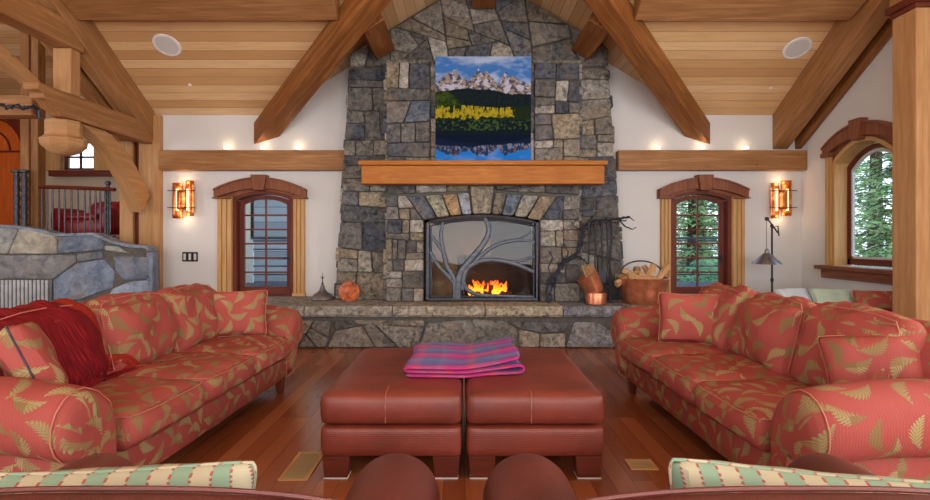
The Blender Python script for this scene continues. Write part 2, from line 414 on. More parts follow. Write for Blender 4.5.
# glass
def glass(name, tint=(1, 1, 1), g=0.10):
    m = bpy.data.materials.new(name); m.use_nodes = True; t = m.node_tree; t.nodes.remove(t.nodes['Principled BSDF'])
    out = [n for n in t.nodes if n.type == 'OUTPUT_MATERIAL'][0]
    a = t.nodes.new('ShaderNodeBsdfTransparent'); a.inputs[0].default_value = (*tint, 1)
    b = t.nodes.new('ShaderNodeBsdfGlossy'); b.inputs['Roughness'].default_value = 0.03
    x = t.nodes.new('ShaderNodeMixShader'); x.inputs[0].default_value = g
    t.links.new(a.outputs[0], x.inputs[1]); t.links.new(b.outputs[0], x.inputs[2]); t.links.new(x.outputs[0], out.inputs[0])
    return m
M['glass'] = glass('window_glass', (0.88, 0.94, 0.96), 0.05); M['fireglass'] = glass('fireplace_glass', (0.9, 0.9, 0.9), 0.016)
# flame
t = NT('flame', 0.9, 0); g = t.n('TexCoord'); s = t.n('SeparateXYZ'); t.put(s.inputs[0], g.outputs['Generated'])
fl = t.ramp(t.math('ADD', s.outputs[2], t.math('MULTIPLY', t.noise(t.coord(), 14, 3), 0.5)), [(0.2, lin((255, 190, 70))), (0.6, lin((255, 140, 30))), (1.0, lin((230, 70, 10)))])
t.put(t.b.inputs['Emission Color'], fl); t.b.inputs['Emission Strength'].default_value = 2.4; M['flame'] = t.base(lin((255, 140, 40)))
M['glow'] = emit('lamp_glow', (255, 200, 140), 2.4)
M['candle'] = emit('candle_glow', (255, 226, 184), 5.0)
M['spot'] = emit('downlight_glow', (255, 240, 214), 6.0)
# copper sconce plate, lit leaf
t = NT('hammered_copper', 0.3, 0.5, Metallic=0.75); nz = t.noise(t.coord(), 10, 4, 0.6, 1.0)
t.bump(t.noise(t.coord(), 40, 2), 0.3, 0.004)
M['sconce'] = t.base(t.ramp(nz, [(0.3, lin((170, 70, 26))), (0.5, lin((226, 120, 50))), (0.7, lin((246, 190, 120)))]))
# foliage
def leafmat(name, a, b):
    t = NT(name, 0.7, 0.2); nz = t.noise(t.coord(), 2.5, 4)
    return t.base(t.ramp(nz, [(0.35, lin(a)), (0.65, lin(b))]))
M['needles'] = leafmat('conifer_needles', (92, 134, 70), (168, 192, 124))
M['shrub'] = leafmat('shrub_leaves', (84, 136, 96), (150, 186, 130))

# ------------------------------------------------------------------ room shell
YW, XR, SL = 8.8, 5.5, 0.61
ZE = 3.536
def roofz(y): return ZE+SL*(YW-y)
XA = 0.293; HS = 3.45; ZA = ZE+SL*HS
def structure(name, mb, m, **kw):
    return tag(mb.build(name, m, **kw), kind='structure')

mb = MB(); v = [(-12.2, -4, 0), (XR, -4, 0), (XR, YW+0.3, 0), (-12.2, YW+0.3, 0)]
mb.box(-12.2, XR+0.3, -4.2, YW+0.3, -0.12, 0); structure('floor', mb, M['floor'])

# back wall with two door openings
DL = (X(235, YW), X(292, YW)); DR = (X(672, YW), X(729, YW)); DB, DT = 0.56, Z(187, YW)
mb = MB()
def wb(x0, x1, z0, z1): mb.box(x0, x1, YW, YW+0.28, z0, z1)
wb(-5.02, DL[0], 0, ZE); wb(DL[1], DR[0], 0, ZE); wb(DR[1], XR+0.3, 0, ZE)
for d in (DL, DR): wb(d[0], d[1], 0, DB-0.02); wb(d[0], d[1], DT, ZE)
mb.prism([(XA-HS, ZE), (XA+HS, ZE), (XA, ZA)], YW, YW+0.28)
structure('wall_back', mb, M['wall'], smooth=False)

# right wall with arched window opening
WY0, WY1, WZ0, WZ1 = 6.86, 8.04, 1.12, 2.96
mb = MB()
for (a, b, c, d) in ((-4, WY0, 0, 3.5), (WY1, YW, 0, 3.5), (WY0, WY1, 0, WZ0), (WY0, WY1, WZ1, 3.5)):
    mb.box(XR, XR+0.3, a, b, c, d)
mb.prism([(-4, 3.5), (YW, 3.5), (YW, ZE), (2.0, roofz(2.0)), (-4, roofz(2.0)-SL*6)], XR, XR+0.3, 'yz')
structure('wall_right', mb, M['wall'], smooth=False)

# left and rear walls of the big room, both without openings
mb = MB(); mb.box(-12.5, -12.2, -4.2, 12.9, 0, 8.5); structure('wall_left', mb, M['beige'], smooth=False)
mb = MB(); mb.box(-12.2, XR+0.3, -4.5, -4.2, 0, 7.2); structure('wall_rear', mb, M['wall'], smooth=False)

def slab(pts, th, uvs):
    mb = MB(); n = len(pts); a = [Vector(p) for p in pts]; b = [p+Vector((0, 0, th)) for p in a]
    fs = [tuple(range(n)), tuple(range(2*n-1, n-1, -1))]+[(i, n+i, n+(i+1) % n, (i+1) % n) for i in range(n)]
    uv = [uvs, list(reversed(uvs))]+[[(0, 0)]*4]*n
    return mb.add(a+b, fs, uv)
def P(x, y): return (x, y, roofz(y))
k = math.hypot(1, SL)
for pts in ([(-5.7, YW), (XA-HS, YW), (XA, YW-HS), (XA, 2.0), (-5.7, 2.0)], [(XR+0.3, YW), (XA+HS, YW), (XA, YW-HS), (XA, 2.0), (XR+0.3, 2.0)]):
    structure('ceiling', slab([P(*p) for p in pts], 0.12, [(p[0]+20, (YW-p[1])*k+20) for p in pts]), M['ceil'], smooth=False)
for sgn in (-1, 1):
    pts = [(XA+sgn*HS, YW+0.28, ZE), (XA, YW+0.28, ZA), (XA, YW-HS, ZA), (XA+sgn*HS, YW, ZE)]
    structure('ceiling', slab(pts, 0.12, [(p[1]+30, abs(p[0]-XA)*k+30) for p in pts]), M['ceil'], smooth=False)
zb = roofz(2.0)-SL*6.2
pts = [(-12.2, 2.0, roofz(2.0)), (XR+0.3, 2.0, roofz(2.0)), (XR+0.3, -4.2, zb), (-12.2, -4.2, zb)]
structure('ceiling', slab(pts, 0.12, [(p[0]+20, p[1]+20) for p in pts]), M['ceil'], smooth=False)
# higher boarded ceiling over the stair hall on the left
def az(y): return 4.85+0.45*(12.8-y)
pts = [(-12.2, 12.9, az(12.9)), (-5.3, 12.9, az(12.9)), (-5.3, 1.9, az(1.9)), (-12.2, 1.9, az(1.9))]
structure('ceiling', slab(pts, 0.12, [(p[0]+20, p[1]+20) for p in pts]), M['ceil'], smooth=False)
mb = MB(); mb.prism([(YW+.28, ZE-0.6), (YW+.28, az(YW)+0.1), (1.9, az(1.9)+0.1), (1.9, roofz(1.9)-0.05)], -5.66, -5.56, 'yz')
structure('wall_light_seal', mb, M['beam_light'], smooth=False)  # unseen boarded wall added to keep outside light out of the roof gap
mb = MB(); mb.box(-5.3, -5.02, 9.0, 12.9, 0, 7); structure('wall_hall_right', mb, M['beige'], smooth=False)
mb = MB(); HX0, HX1, HZ0, HZ1 = X(64, 12.7), X(95, 12.7), Z(170, 12.7), Z(141, 12.7)
mb.box(-12.2, HX0, 12.7, 12.9, 0, 5.2); mb.box(HX1, -5.02, 12.7, 12.9, 0, 5.2); mb.box(HX0, HX1, 12.7, 12.9, 0, HZ0); mb.box(HX0, HX1, 12.7, 12.9, HZ1, 5.2)
structure('wall_hall_back', mb, M['beige'], smooth=False)

# trim strip at the end of the white wall
mb = MB(); mb.box(-5.02, -4.9, 8.7, YW, 0, ZE-0.02); structure('trim_1', mb, M['beam_light'], bev=0.006)

# ------------------------------------------------------------------ timber frame
def timber(name, mb, m, label, cat='beam', group=None, bev=0.014):
    return tag(mb.build(name, m, bev=bev), label, cat, group)
mb = MB(); mb.box(-4.89, -1.86, 8.64, YW-0.002, 2.62, 2.94)
timber('wall_beam', mb, M['beam'], 'long honey timber beam across the wall left of the stone chimney')
mb = MB(); mb.box(2.47, XR-0.002, 8.64, YW-0.002, 2.62, 2.94)
timber('wall_beam', mb, M['beam'], 'long timber beam across the wall right of the stone chimney')
# horizontal purlins of the main roof
for a, b, nm in ((-5.0, -1.62, 'left'), (2.2, 5.0, 'right')):
    yc = 6.82; mb = MB(); mb.prism([(yc-0.17, roofz(yc-0.17)-0.36), (yc+0.17, roofz(yc+.17)-0.30), (yc+0.17, roofz(yc+.17)-0.004), (yc-0.17, roofz(yc-.17)-0.004)], a, b, 'yz')
    timber('roof_purlin', mb, M['beam'], 'horizontal roof purlin along the top edge of the boarded ceiling on the '+nm)
# valley rafters
for sgn, nm in ((-1, 'left'), (1, 'right')):
    c0 = Vector((XA+sgn*HS, YW, ZE)); d = Vector((-sgn, -1, SL)); n2 = Vector((-sgn, 1, 0)).normalized()*0.15; L = 3.1
    off = Vector((sgn*0.06, -0.0, 0)); vs = []
    for t0, t1 in ((0, 0.36), (0, 0.0), (L, 0.0), (L, 0.36)):
        for s_ in (-1, 1):
            p = c0+d*t0+n2*s_+off
            if t0 == 0:                                   # plumb cut in the plane of the wall
                q = (YW-p.y)/d.y; p = p+d*q; p.z -= 0
            z = p.z-t1-0.06
            vs.append(Vector((p.x, p.y-0.001, z)))
    fs = [(0, 2, 4, 6), (1, 7, 5, 3), (0, 1, 3, 2), (2, 3, 5, 4), (4, 5, 7, 6), (6, 7, 1, 0)]
    uvs = []
    for f in fs:
        uvs.append([((vs[i]-c0).dot(d.normalized()), (vs[i]-c0).dot(d.normalized().cross(n2.normalized()))+(vs[i]-c0).dot(n2.normalized())) for i in f])
    mb = MB(); mb.add(vs, fs, uvs)
    timber('valley_rafter', mb, M['beam_dark'], 'diagonal timber rafter coming down from the peak to the wall %s of the chimney' % nm)
# ridge beam and two stub purlins of the gable
mb = MB(); mb.box(XA-0.18, XA+0.18, 5.6, 8.22, ZA-0.62, ZA-0.13)
timber('ridge_beam', mb, M['beam_dark'], 'short ridge beam end above the picture at the roof peak')
for sgn, nm in ((-1, 'left'), (1, 'right')):
    c = Vector((XA+sgn*1.66, 0, ZA-SL*1.66)); nrm = Vector((-sgn*SL, 0, -1)).normalized(); nrm = Vector((-sgn*-0.0, 0, 0))+Vector((-sgn*SL*1.0, 0, -1)).normalized()
    tdir = Vector((sgn*1.0, 0, -SL)).normalized()
    down = Vector((-sgn*SL, 0, -1)).normalized()
    pl = []
    for a, b in ((-0.16, 0.0), (0.16, 0.0), (0.16, 0.36), (-0.16, 0.36)):
        q = c+tdir*a+down*b; pl.append((q.x, q.z-0.004))
    mb = MB(); mb.prism(pl, 7.1, 8.22, 'xz')
    timber('stub_purlin', mb, M['beam_dark'], 'short tilted purlin between rafter and chimney, %s of the peak' % nm)
# side rafters
def rafter(x0, x1, drop, m, label, y0=8.79, drop0=None):
    mb = MB(); mb.prism([(y0, roofz(y0)-drop), (y0, roofz(y0)-0.003), (2.1, roofz(2.1)-0.003), (2.1, roofz(2.1)-drop)], x0, x1, 'yz')
    return timber('side_rafter', mb, m, label)
rafter(5.02, 5.27, 0.57, M['beam'], 'big sloping rafter beside the right wall, the inner of a pair')
rafter(5.38, 5.49, 0.57, M['beam_dark'], 'thin sloping rafter flat against the right wall, outer of a pair')
rafter(-5.27, -5.005, 0.5, M['beam'], 'sloping rafter at the left edge of the ceiling, landing on the post', 8.72)
rafter(-5.55, -5.33, 0.5, M['beam'], 'rearmost sloping rafter behind the left rafter, over the stair hall', 8.72)
# left posts
mb = MB(); mb.box(-5.27, -5.03, 8.74, 8.98, 0, 3.56); timber('timber_post', mb, M['beam_light'], 'square timber post next to the white wall, by the stone wall', 'post')
mb = MB(); mb.box(-5.62, -5.40, 8.80, 9.02, 0, 3.56); timber('timber_post', mb, M['beam_light'], 'rear timber post behind the curved brace, by the railing end', 'post')
mb = MB(); mb.box(-5.395, -5.275, 8.86, 8.94, 0, 3.56); timber('post_board', mb, M['mahog'], 'dark brown board filling the gap between two timber posts', 'board')
# hammer beam with carved end
mb = MB(); zt, z0 = 3.37, 3.05
mb.prism([(8.72, z0), (6.75, z0), (6.70, z0+0.05), (6.62, z0+0.07), (6.56, z0+0.13), (6.46, z0+0.15), (6.44, z0+0.21), (6.36, z0+0.23), (6.36, zt), (8.72, zt)], -5.20, -5.018, 'yz')
timber('hammer_beam', mb, M['beam'], 'horizontal timber with carved stepped end crossing the hanging king post')
mb = MB(); mb.box(-5.26, -5.03, 3.2, 7.16, 3.97, 4.31); timber('tie_beam', mb, M['beam'], 'upper horizontal timber running to the top left corner over the king post')
k = empty('king_post', (-5.28, 7.0, 2.64)); tag(k, 'hanging timber king post with an octagonal pendant foot', 'post')
mb = MB(); mb.box(-5.27, -5.04, 6.92, 7.10, 3.375, 3.965); mb.build('shaft', M['beam_light'], k, bev=0.012)
mb = MB()
def octo(r, z): return (r, z)
mb.lathe([(0.08, 2.60), (0.17, 2.64), (0.255, 2.72), (0.265, 2.80), (0.21, 2.84), (0.205, 2.88), (0.205, 3.04)], (-5.20, 7.02, 0), 8)
mb.build('pendant_foot', M['beam_light'], k, bev=0.006)
# braces
mb = MB(); up = []; lo = []
for i in range(9):
    a = i/8; up.append((7.62+(8.70-7.62)*a, 3.04-(3.04-2.22)*a+0.15*math.sin(a*math.pi)))
    lo.append((7.13+(8.50-7.13)*a, 3.04-(3.04-1.93)*a+0.20*math.sin(a*math.pi)))
mb.prism(up+lo[::-1], -5.25, -5.05, 'yz'); timber('arch_brace', mb, M['beam_light'], 'curved arch brace from the post up to the hammer beam, over the railing', 'brace')
mb = MB(); up = []; lo = []
for i in range(9):
    a = i/8; y = 6.88-a*2.2; up.append((y, 3.45+0.9*a*0.6+0.20*math.sin(a*math.pi*.9))); lo.append((y, 3.38+0.9*a*0.35+0.16*math.sin(a*math.pi)))
mb.prism([(min(p[0], 6.88), min(p[1], 3.95)) for p in up]+lo[::-1], -5.52, -5.32, 'yz'); timber('arch_brace', mb, M['beam_light'], 'curved brace rising left from the king post at the top left edge', 'brace')
mb = MB(); mb.box(-9.6, -5.54, 6.92, 7.16, 3.1, 3.36); timber('cross_beam', mb, M['beam'], 'horizontal timber leaving the frame left, behind the wrought iron strap')
mb = MB(); pts = [Vector((-5.30+0.0*i, 6.30, 3.0)) for i in range(1)]
pts = []
for i in range(40):
    a = i/39; pts.append(Vector((-5.33-1.1*a, 6.72-0.2*a+0.02*math.cos(a*40), 3.14+0.14*a+0.012*math.sin(a*40)-0.04*math.sin(a*3.1))))
mb.tube(pts, 0.02, 6); pts = [p+Vector((0, 0.03*math.cos(i*2), 0.03*math.sin(i*2))) for i, p in enumerate(pts)]; mb.tube(pts, 0.012, 6)
mb.tube([(-5.33, 6.72, 3.12), (-5.26, 6.66, 3.02), (-5.2, 6.62, 3.0), (-5.19, 6.6, 3.08)], 0.018, 6)
tag(mb.build('iron_strap', M['iron_dark']), 'twisted wrought iron strap hooked on the carved beam end at left', 'strap')
# right foreground pillar
k = empty('timber_pillar', (5.03, 5.96, 0)); tag(k, 'tall square timber pillar at the right edge in front of the window', 'pillar')
mb = MB(); mb.box(4.85, 5.2, 5.79, 6.12, 0, 4.0); mb.build('shaft', M['beam_light'], k, bev=0.012)
mb = MB(); mb.box(4.83, 5.22, 5.77, 6.14, 4.0, 4.05); mb.box(4.80, 5.25, 5.74, 6.17, 4.05, 4.13); mb.build('cap_moulding', M['mahog'], k, bev=0.01)
mb = MB(); mb.box(4.84, 5.0, 2.6, 6.15, 4.132, 4.44); timber('tie_beam', mb, M['beam'], 'timber lying on the cap of the tall right pillar')

# ------------------------------------------------------------------ stonework
def clip(poly, a, b, c):          # keep a*x+b*y<=c
    out = []; n = len(poly)
    for i in range(n):
        p, q = poly[i], poly[(i+1) % n]; dp = a*p[0]+b*p[1]-c; dq = a*q[0]+b*q[1]-c
        if dp <= 0: out.append(p)
        if (dp < 0 < dq) or (dq < 0 < dp):
            t = dp/(dp-dq); out.append((p[0]+(q[0]-p[0])*t, p[1]+(q[1]-p[1])*t))
    return out
def parea(p): return 0.5*sum(p[i][0]*p[(i+1) % len(p)][1]-p[(i+1) % len(p)][0]*p[i][1] for i in range(len(p)))
def split(poly, rnd, amin, amax, tilt=0.12, wild=0.0):
    A = abs(parea(poly))
    if A < amin*2 or len(poly) < 3: return [poly]
    if A < amax*1.6 and rnd.random() < 0.5*(amin*3/A)+0.12: return [poly]
    xs = [p[0] for p in poly]; ys = [p[1] for p in poly]; wx, wy = max(xs)-min(xs), max(ys)-min(ys)
    horiz = wy*1.35 > wx if rnd.random() < 0.85 else rnd.random() < 0.5
    f = rnd.uniform(0.32, 0.68); ang = rnd.gauss(0, tilt)+(rnd.gauss(0, 0.4) if rnd.random() < wild else 0)
    cx, cy = min(xs)+wx*f, min(ys)+wy*f
    if horiz: nx, ny = math.sin(ang), math.cos(ang); cx = (min(xs)+max(xs))/2
    else: nx, ny = math.cos(ang), math.sin(ang); cy = (min(ys)+max(ys))/2
    c = nx*cx+ny*cy
    a = clip(poly, nx, ny, c); b = clip(poly, -nx, -ny, -c)
    if len(a) < 3 or len(b) < 3 or abs(parea(a)) < amin*0.5 or abs(parea(b)) < amin*0.5: return [poly]
    return split(a, rnd, amin, amax, tilt, wild)+split(b, rnd, amin, amax, tilt, wild)
WARM = [(112, 108, 102), (128, 122, 113), (102, 100, 97), (88, 88, 90), (136, 128, 116), (96, 93, 90), (122, 112, 98), (84, 86, 92), (110, 106, 100), (142, 137, 128)]
BLUE = [(130, 142, 158), (152, 160, 170), (118, 130, 148), (170, 172, 170), (140, 146, 154), (106, 122, 140), (180, 176, 164)]
MIX = WARM+[(86, 92, 102), (144, 132, 112), (152, 148, 140), (72, 76, 84)]
def stone(mb, poly, tf, rnd, pal, h=(0.03, 0.07), gap=0.011, flatn=False, colr=None):
    if parea(poly) < 0: poly = poly[::-1]
    n = len(poly); ins = poly
    for i in range(n):
        p, q = poly[i], poly[(i+1) % n]; dx, dy = q[0]-p[0], q[1]-p[1]; L = math.hypot(dx, dy)
        if L < 1e-6: continue
        nx, ny = dy/L, -dx/L
        ins = clip(ins, nx, ny, nx*p[0]+ny*p[1]-gap)
        if len(ins) < 3: return
    if abs(parea(ins)) < 0.0006: return
    pts = []; n = len(ins)
    for i in range(n):
        p, q = ins[i], ins[(i+1) % n]; L = math.hypot(q[0]-p[0], q[1]-p[1])
        if L < 0.012: continue
        m = max(1, int(L/0.07)); r = min(0.018, L*0.25)/L
        for k in range(m+1):
            t = r+(1-2*r)*k/m; j = 0.004 if 0 < k < m else 0.002
            pts.append((p[0]+(q[0]-p[0])*t+rnd.uniform(-j, j), p[1]+(q[1]-p[1])*t+rnd.uniform(-j, j)))
    if len(pts) < 3: return
    cx = sum(p[0] for p in pts)/len(pts); cy = sum(p[1] for p in pts)/len(pts)
    H = rnd.uniform(*h); col = lin(colr or rnd.choice(pal)); k = rnd.uniform(0.72, 1.25); col = tuple(min(0.9, c*k) for c in col)
    tx, ty = rnd.uniform(-.05, .05), rnd.uniform(-.05, .05)
    rings = []
    for sc, hh, nz in ((1.0, -0.02, 0), (1.0, H*0.65, 0), (0.955, H*0.93, 0.002), (0.6, H, 0.006), (0.25, H, 0.006)):
        rings.append([tf(cx+(p[0]-cx)*sc, cy+(p[1]-cy)*sc, hh+rnd.uniform(-nz, nz)+((p[0]-cx)*tx+(p[1]-cy)*ty)*(hh > 0)) for p in pts])
    vs = [p for r in rings for p in r]+[tf(cx, cy, H+rnd.uniform(-.004, .004))]; m = len(pts); fs = []
    for r in range(len(rings)-1):
        for i in range(m): fs.append((r*m+i, r*m+(i+1) % m, (r+1)*m+(i+1) % m, (r+1)*m+i))
    b = (len(rings)-1)*m
    for i in range(m): fs.append((b+i, b+(i+1) % m, len(vs)-1))
    mb.add(vs, fs, None, col)
def facing(mb, poly, tf, seed, amin, amax, pal=MIX, tilt=0.1, wild=0.15, h=(0.03, 0.08), gap=0.006):
    rnd = random.Random(seed)
    if parea(poly) < 0: poly = poly[::-1]
    for p in split(poly, rnd, amin, amax, tilt, wild): stone(mb, p, tf, rnd, pal, h, gap)
def front(y): return lambda u, v, h: (u, y-h, v)
HZ = 0.583
ch = empty('stone_chimney', (0.29, 8.4, HZ)); tag(ch, 'tall fieldstone fireplace chimney rising to the roof peak', 'fireplace')
CX0, CX1, YC, YG = -1.155, 1.72, 8.05, 8.34
OX0, OX1, OT = -0.565, 1.095, 1.86
# mortar core
mb = MB()
mb.box(CX0+.02, OX0, YC, YW-0.003, HZ, 4.12); mb.box(OX1, CX1-.02, YC, YW-.003, HZ, 4.12); mb.box(OX0, OX1, YC, YW-.003, 1.92, 4.12)
mb.prism([(-1.95, HZ), (CX0+.02, HZ), (CX0+.02, 4.14), (-1.74, 4.14)], YG, YW-.003); mb.prism([(CX1-.02, HZ), (2.46, HZ), (2.2, 4.14), (CX1-.02, 4.14)], YG, YW-.003)
def gz(x): return ZA-SL*abs(x-XA)-0.012
mb.prism([(-1.72, 4.12), (2.18, 4.12), (2.18, gz(2.18)), (XA, gz(XA)), (-1.72, gz(-1.72))], YG, YW-.003)
mb.build('mortar_core', M['mortar'], ch, smooth=False)
mb = MB()
facing(mb, [(CX0, HZ), (-0.60, HZ), (-0.60, 1.8), (CX0, 1.8)], front(YC), 3, 0.02, 0.06, tilt=0.03, wild=0.0)
facing(mb, [(1.13, HZ), (CX1, HZ), (CX1, 1.8), (1.13, 1.8)], front(YC), 8, 0.025, 0.08, tilt=0.03, wild=0.0)
# voussoirs of the arch
rnd = random.Random(5); XM = (OX0+OX1)/2
def arc_z(x, rise=0.10, top=OT+0.02, half=0.86): return top-rise*((x-XM)/half)**2
bt = [-0.86, -0.66, -0.47, -0.29, -0.14, 0.14, 0.29, 0.47, 0.66, 0.86]; tpx = [-1.12, -0.86, -0.6, -0.37, -0.19, 0.19, 0.37, 0.6, 0.86, 1.12]
cols = [(96, 100, 108), (134, 130, 112), (150, 124, 92), (150, 158, 170), (128, 120, 106), (120, 112, 100), (84, 94, 104), (150, 148, 138), (142, 126, 106)]
for i in range(9):
    zt = 2.22 if i != 4 else 2.32
    stone(mb, [(XM+bt[i], arc_z(XM+bt[i])), (XM+bt[i+1], arc_z(XM+bt[i+1])), (XM+tpx[i+1], zt-0.03*abs(i-3.5)/2), (XM+tpx[i], zt-0.03*abs(i-4.5)/2)], front(YC), rnd, MIX, (0.05, 0.08), colr=cols[i])
facing(mb, [(CX0, 1.8), (XM+bt[0]-.02, 1.8), (XM+tpx[0], 2.16), (CX0, 2.16)], front(YC), 2, 0.02, 0.08, tilt=.05)
facing(mb, [(XM+bt[-1]+.02, 1.8), (CX1, 1.8), (CX1, 2.16), (XM+tpx[-1], 2.16)], front(YC), 14, 0.02, 0.08, tilt=.05)
facing(mb, [(CX0, 2.17), (XM-.2, 2.23), (XM-.2, 2.36), (CX0, 2.36)], front(YC), 4, 0.02, 0.06, tilt=.05)
facing(mb, [(XM+.2, 2.23), (CX1, 2.17), (CX1, 2.36), (XM+.2, 2.36)], front(YC), 5, 0.02, 0.06, tilt=.05)
facing(mb, [(CX0, 2.36), (-.5, 2.36), (-.5, 4.14), (CX0, 4.14)], front(YC), 16, 0.03, 0.13, tilt=.06, wild=.1)
facing(mb, [(-.5, 2.36), (1.04, 2.36), (1.04, 4.14), (-.5, 4.14)], front(YC), 17, 0.06, 0.15, tilt=.06, wild=.1)
facing(mb, [(1.04, 2.36), (CX1, 2.36), (CX1, 4.14), (1.04, 4.14)], front(YC), 21, 0.02, 0.10, tilt=.05, wild=.05)
facing(mb, [(-1.75, 4.16), (2.22, 4.16), (2.22, gz(2.2)-.03), (XA, gz(XA)-.03), (-1.75, gz(-1.75)-.03)], front(YG), 31, 0.04, 0.16, WARM, tilt=.2, wild=.5)
facing(mb, [(-1.98, HZ), (CX0+.02, HZ), (CX0+.02, 4.14), (-1.76, 4.14)], front(YG), 41, 0.04, 0.14, tilt=.06, wild=.1)
facing(mb, [(CX1-.02, HZ), (2.48, HZ), (2.22, 4.14), (CX1-.02, 4.14)], front(YG), 44, 0.04, 0.16, tilt=.06, wild=.1)
for xs, sg in ((CX0, -1), (CX1, 1)):
    tf = (lambda xs, sg: (lambda u, v, h: (xs+sg*(h-0.02), u, v)))(xs, sg)
    facing(mb, [(YC, HZ), (YG, HZ), (YG, 4.14), (YC, 4.14)], tf, 50+sg, 0.02, 0.06, tilt=.04, wild=0)
for (x0, x1, sg) in ((-1.97, -1.75, -1), (2.47, 2.21, 1)):
    tf = (lambda x0, x1, sg: (lambda u, v, h: (x0+(x1-x0)*(v-HZ)/3.56+sg*(h-0.02), u, v)))(x0, x1, sg)
    facing(mb, [(YG, HZ), (YW-.01, HZ), (YW-.01, 4.14), (YG, 4.14)], tf, 60+sg, 0.03, 0.1, tilt=.04, wild=0)
mb.build('stone_facing', M['stone'], ch, ang=50)
mb = MB(); rnd = random.Random(77); x = CX0-0.02
while x < CX1:
    x2 = min(x+rnd.uniform(.4, .8), CX1+.02)
    mb.box(x, x2-.01, YC-.05, YG+.02, 4.12, 4.17, col=lin((110, 104, 94))); x = x2
mb.build('ledge', M['slab'], ch, bev=.008)
# firebox
mb = MB(); yb = 8.62
mb.box(OX0, OX1, yb, yb+.03, HZ, 1.92); mb.box(OX0-.03, OX0, YC, yb, HZ, 1.92); mb.box(OX1, OX1+.03, YC, yb, HZ, 1.92)
mb.build('firebox_lining', M['firebrick'], ch, smooth=False)
mb = MB(); mb.box(OX0, OX1, YC, yb, HZ, HZ+.03); mb.box(OX0, OX1, YC+.02, yb, 1.89, 1.915); mb.box(0.42, 1.07, yb-.06, yb, HZ+.03, 1.86); mb.box(-.1, .42, yb-.05, yb, HZ+.03, 1.25); mb.build('firebox_floor', M['soot'], ch, smooth=False)

# hearth
he = empty('raised_hearth', (0.3, 7.9, 0)); tag(he, 'raised stone hearth bench running below the fireplace and doors', 'hearth')
HX = (-3.95, 4.35); YH = 7.52
mb = MB(); mb.box(HX[0], HX[1], YH, YW-.004, 0.003, 0.46); mb.build('hearth_core', M['mortar'], he, smooth=False)
mb = MB()
def hf(poly, colr=None, rnd=random.Random(9)): stone(mb, poly, front(YH), rnd, WARM, (0.03, 0.05), 0.003, colr=colr)
s = F/YH
def q(px, py): return ((px-464)/s, EYE+(240-py)/s)
facing(mb, [(HX[0], 0.01), q(327, 347), q(333, 320), (HX[0], 0.40)], front(YH), 70, 0.03, 0.12, WARM, .15, .4)
hf([q(328, 347), q(375, 347), q(362, 326), q(335, 331)]); hf([q(335, 330), q(361, 325), q(352, 320), q(334, 320)]); hf([q(376, 347), q(398, 347), q(372, 322), q(364, 326)])
hf([q(399, 347), q(418, 347), q(424, 327), q(376, 324)]); hf([q(356, 324), q(424, 326), q(424, 320), q(354, 320)])
hf([q(419, 347), q(517, 347), q(518, 330), q(505, 321), q(470, 319), q(428, 323)], (124, 122, 116))
hf([q(519, 347), q(539, 347), q(539, 333), q(519, 329)]); hf([q(540, 347), q(565, 347), q(565, 333), q(540, 334)]); hf([q(519, 328), q(540, 332), q(565, 332), q(570, 322), q(508, 321)])
hf([q(566, 347), q(613, 347), q(618, 335), q(596, 322), q(574, 322)], (124, 126, 128)); 
facing(mb, [q(614, 347), (HX[1], 0.01), (HX[1], 0.40), q(598, 320), q(620, 334)], front(YH), 71, 0.03, 0.12, WARM, .15, .4)
for xs, sg in ((HX[0], -1), (HX[1], 1)):
    tf = (lambda xs, sg: (lambda u, v, h: (xs+sg*(h-.02), u, v)))(xs, sg); facing(mb, [(YH, .01), (YW-.3, .01), (YW-.3, .42), (YH, .42)], tf, 80+sg, .03, .1, WARM)
mb.build('hearth_facing', M['stone'], he, ang=50)
mb = MB(); rnd = random.Random(6)
xs = [HX[0]-.05, -2.2, q(393, 0)[0], q(485, 0)[0], q(562, 0)[0], q(625, 0)[0], 3.3, HX[1]+.05]
cc = [(138, 134, 126), (140, 136, 128), (150, 142, 128), (158, 148, 130), (120, 122, 128), (140, 134, 124), (138, 134, 126)]
for i in range(7):
    a, b = xs[i]+.006, xs[i+1]-.006; n = 18; y0 = YH-.09; prof = []
    vs = []; fs = []
    for k in range(n+1):
        x = a+(b-a)*k/n; j = rnd.uniform(-.012, .012)
        vs += [(x, y0+.03+j, .435), (x, y0+j, .47+rnd.uniform(-.006, .006)), (x, y0+.006+j, .545+rnd.uniform(-.005, .005)), (x, y0+.035+j, HZ), (x, YW-.005, HZ), (x, YW-.005, .435)]
    for k in range(n):
        for e in range(6): fs.append((k*6+e, k*6+(e+1) % 6, (k+1)*6+(e+1) % 6, (k+1)*6+e))
    fs.append(tuple(range(5, -1, -1))); fs.append(tuple(n*6+e for e in range(6)))
    mb.add(vs, fs, None, lin(cc[i]))
mb.build('hearth_slab', M['slab'], he, ang=40)

# mantel
MX0, MX1 = X(360, 7.68), X(606, 7.68)
ma = empty('mantel_shelf', (.29, 7.8, 2.3)); tag(ma, 'thick orange brown wooden mantel shelf across the chimney', 'mantel')
mb = MB(); mb.box(MX0+.02, MX1-.02, 7.68, 7.95, 2.30, 2.56); mb.build('mantel_beam', M['mantel'], ma, bev=.008)
mb = MB(); mb.box(MX0-.02, MX1+.02, 7.64, 7.95, 2.562, 2.63); mb.build('top_board', M['mantel'], ma, bev=.012)

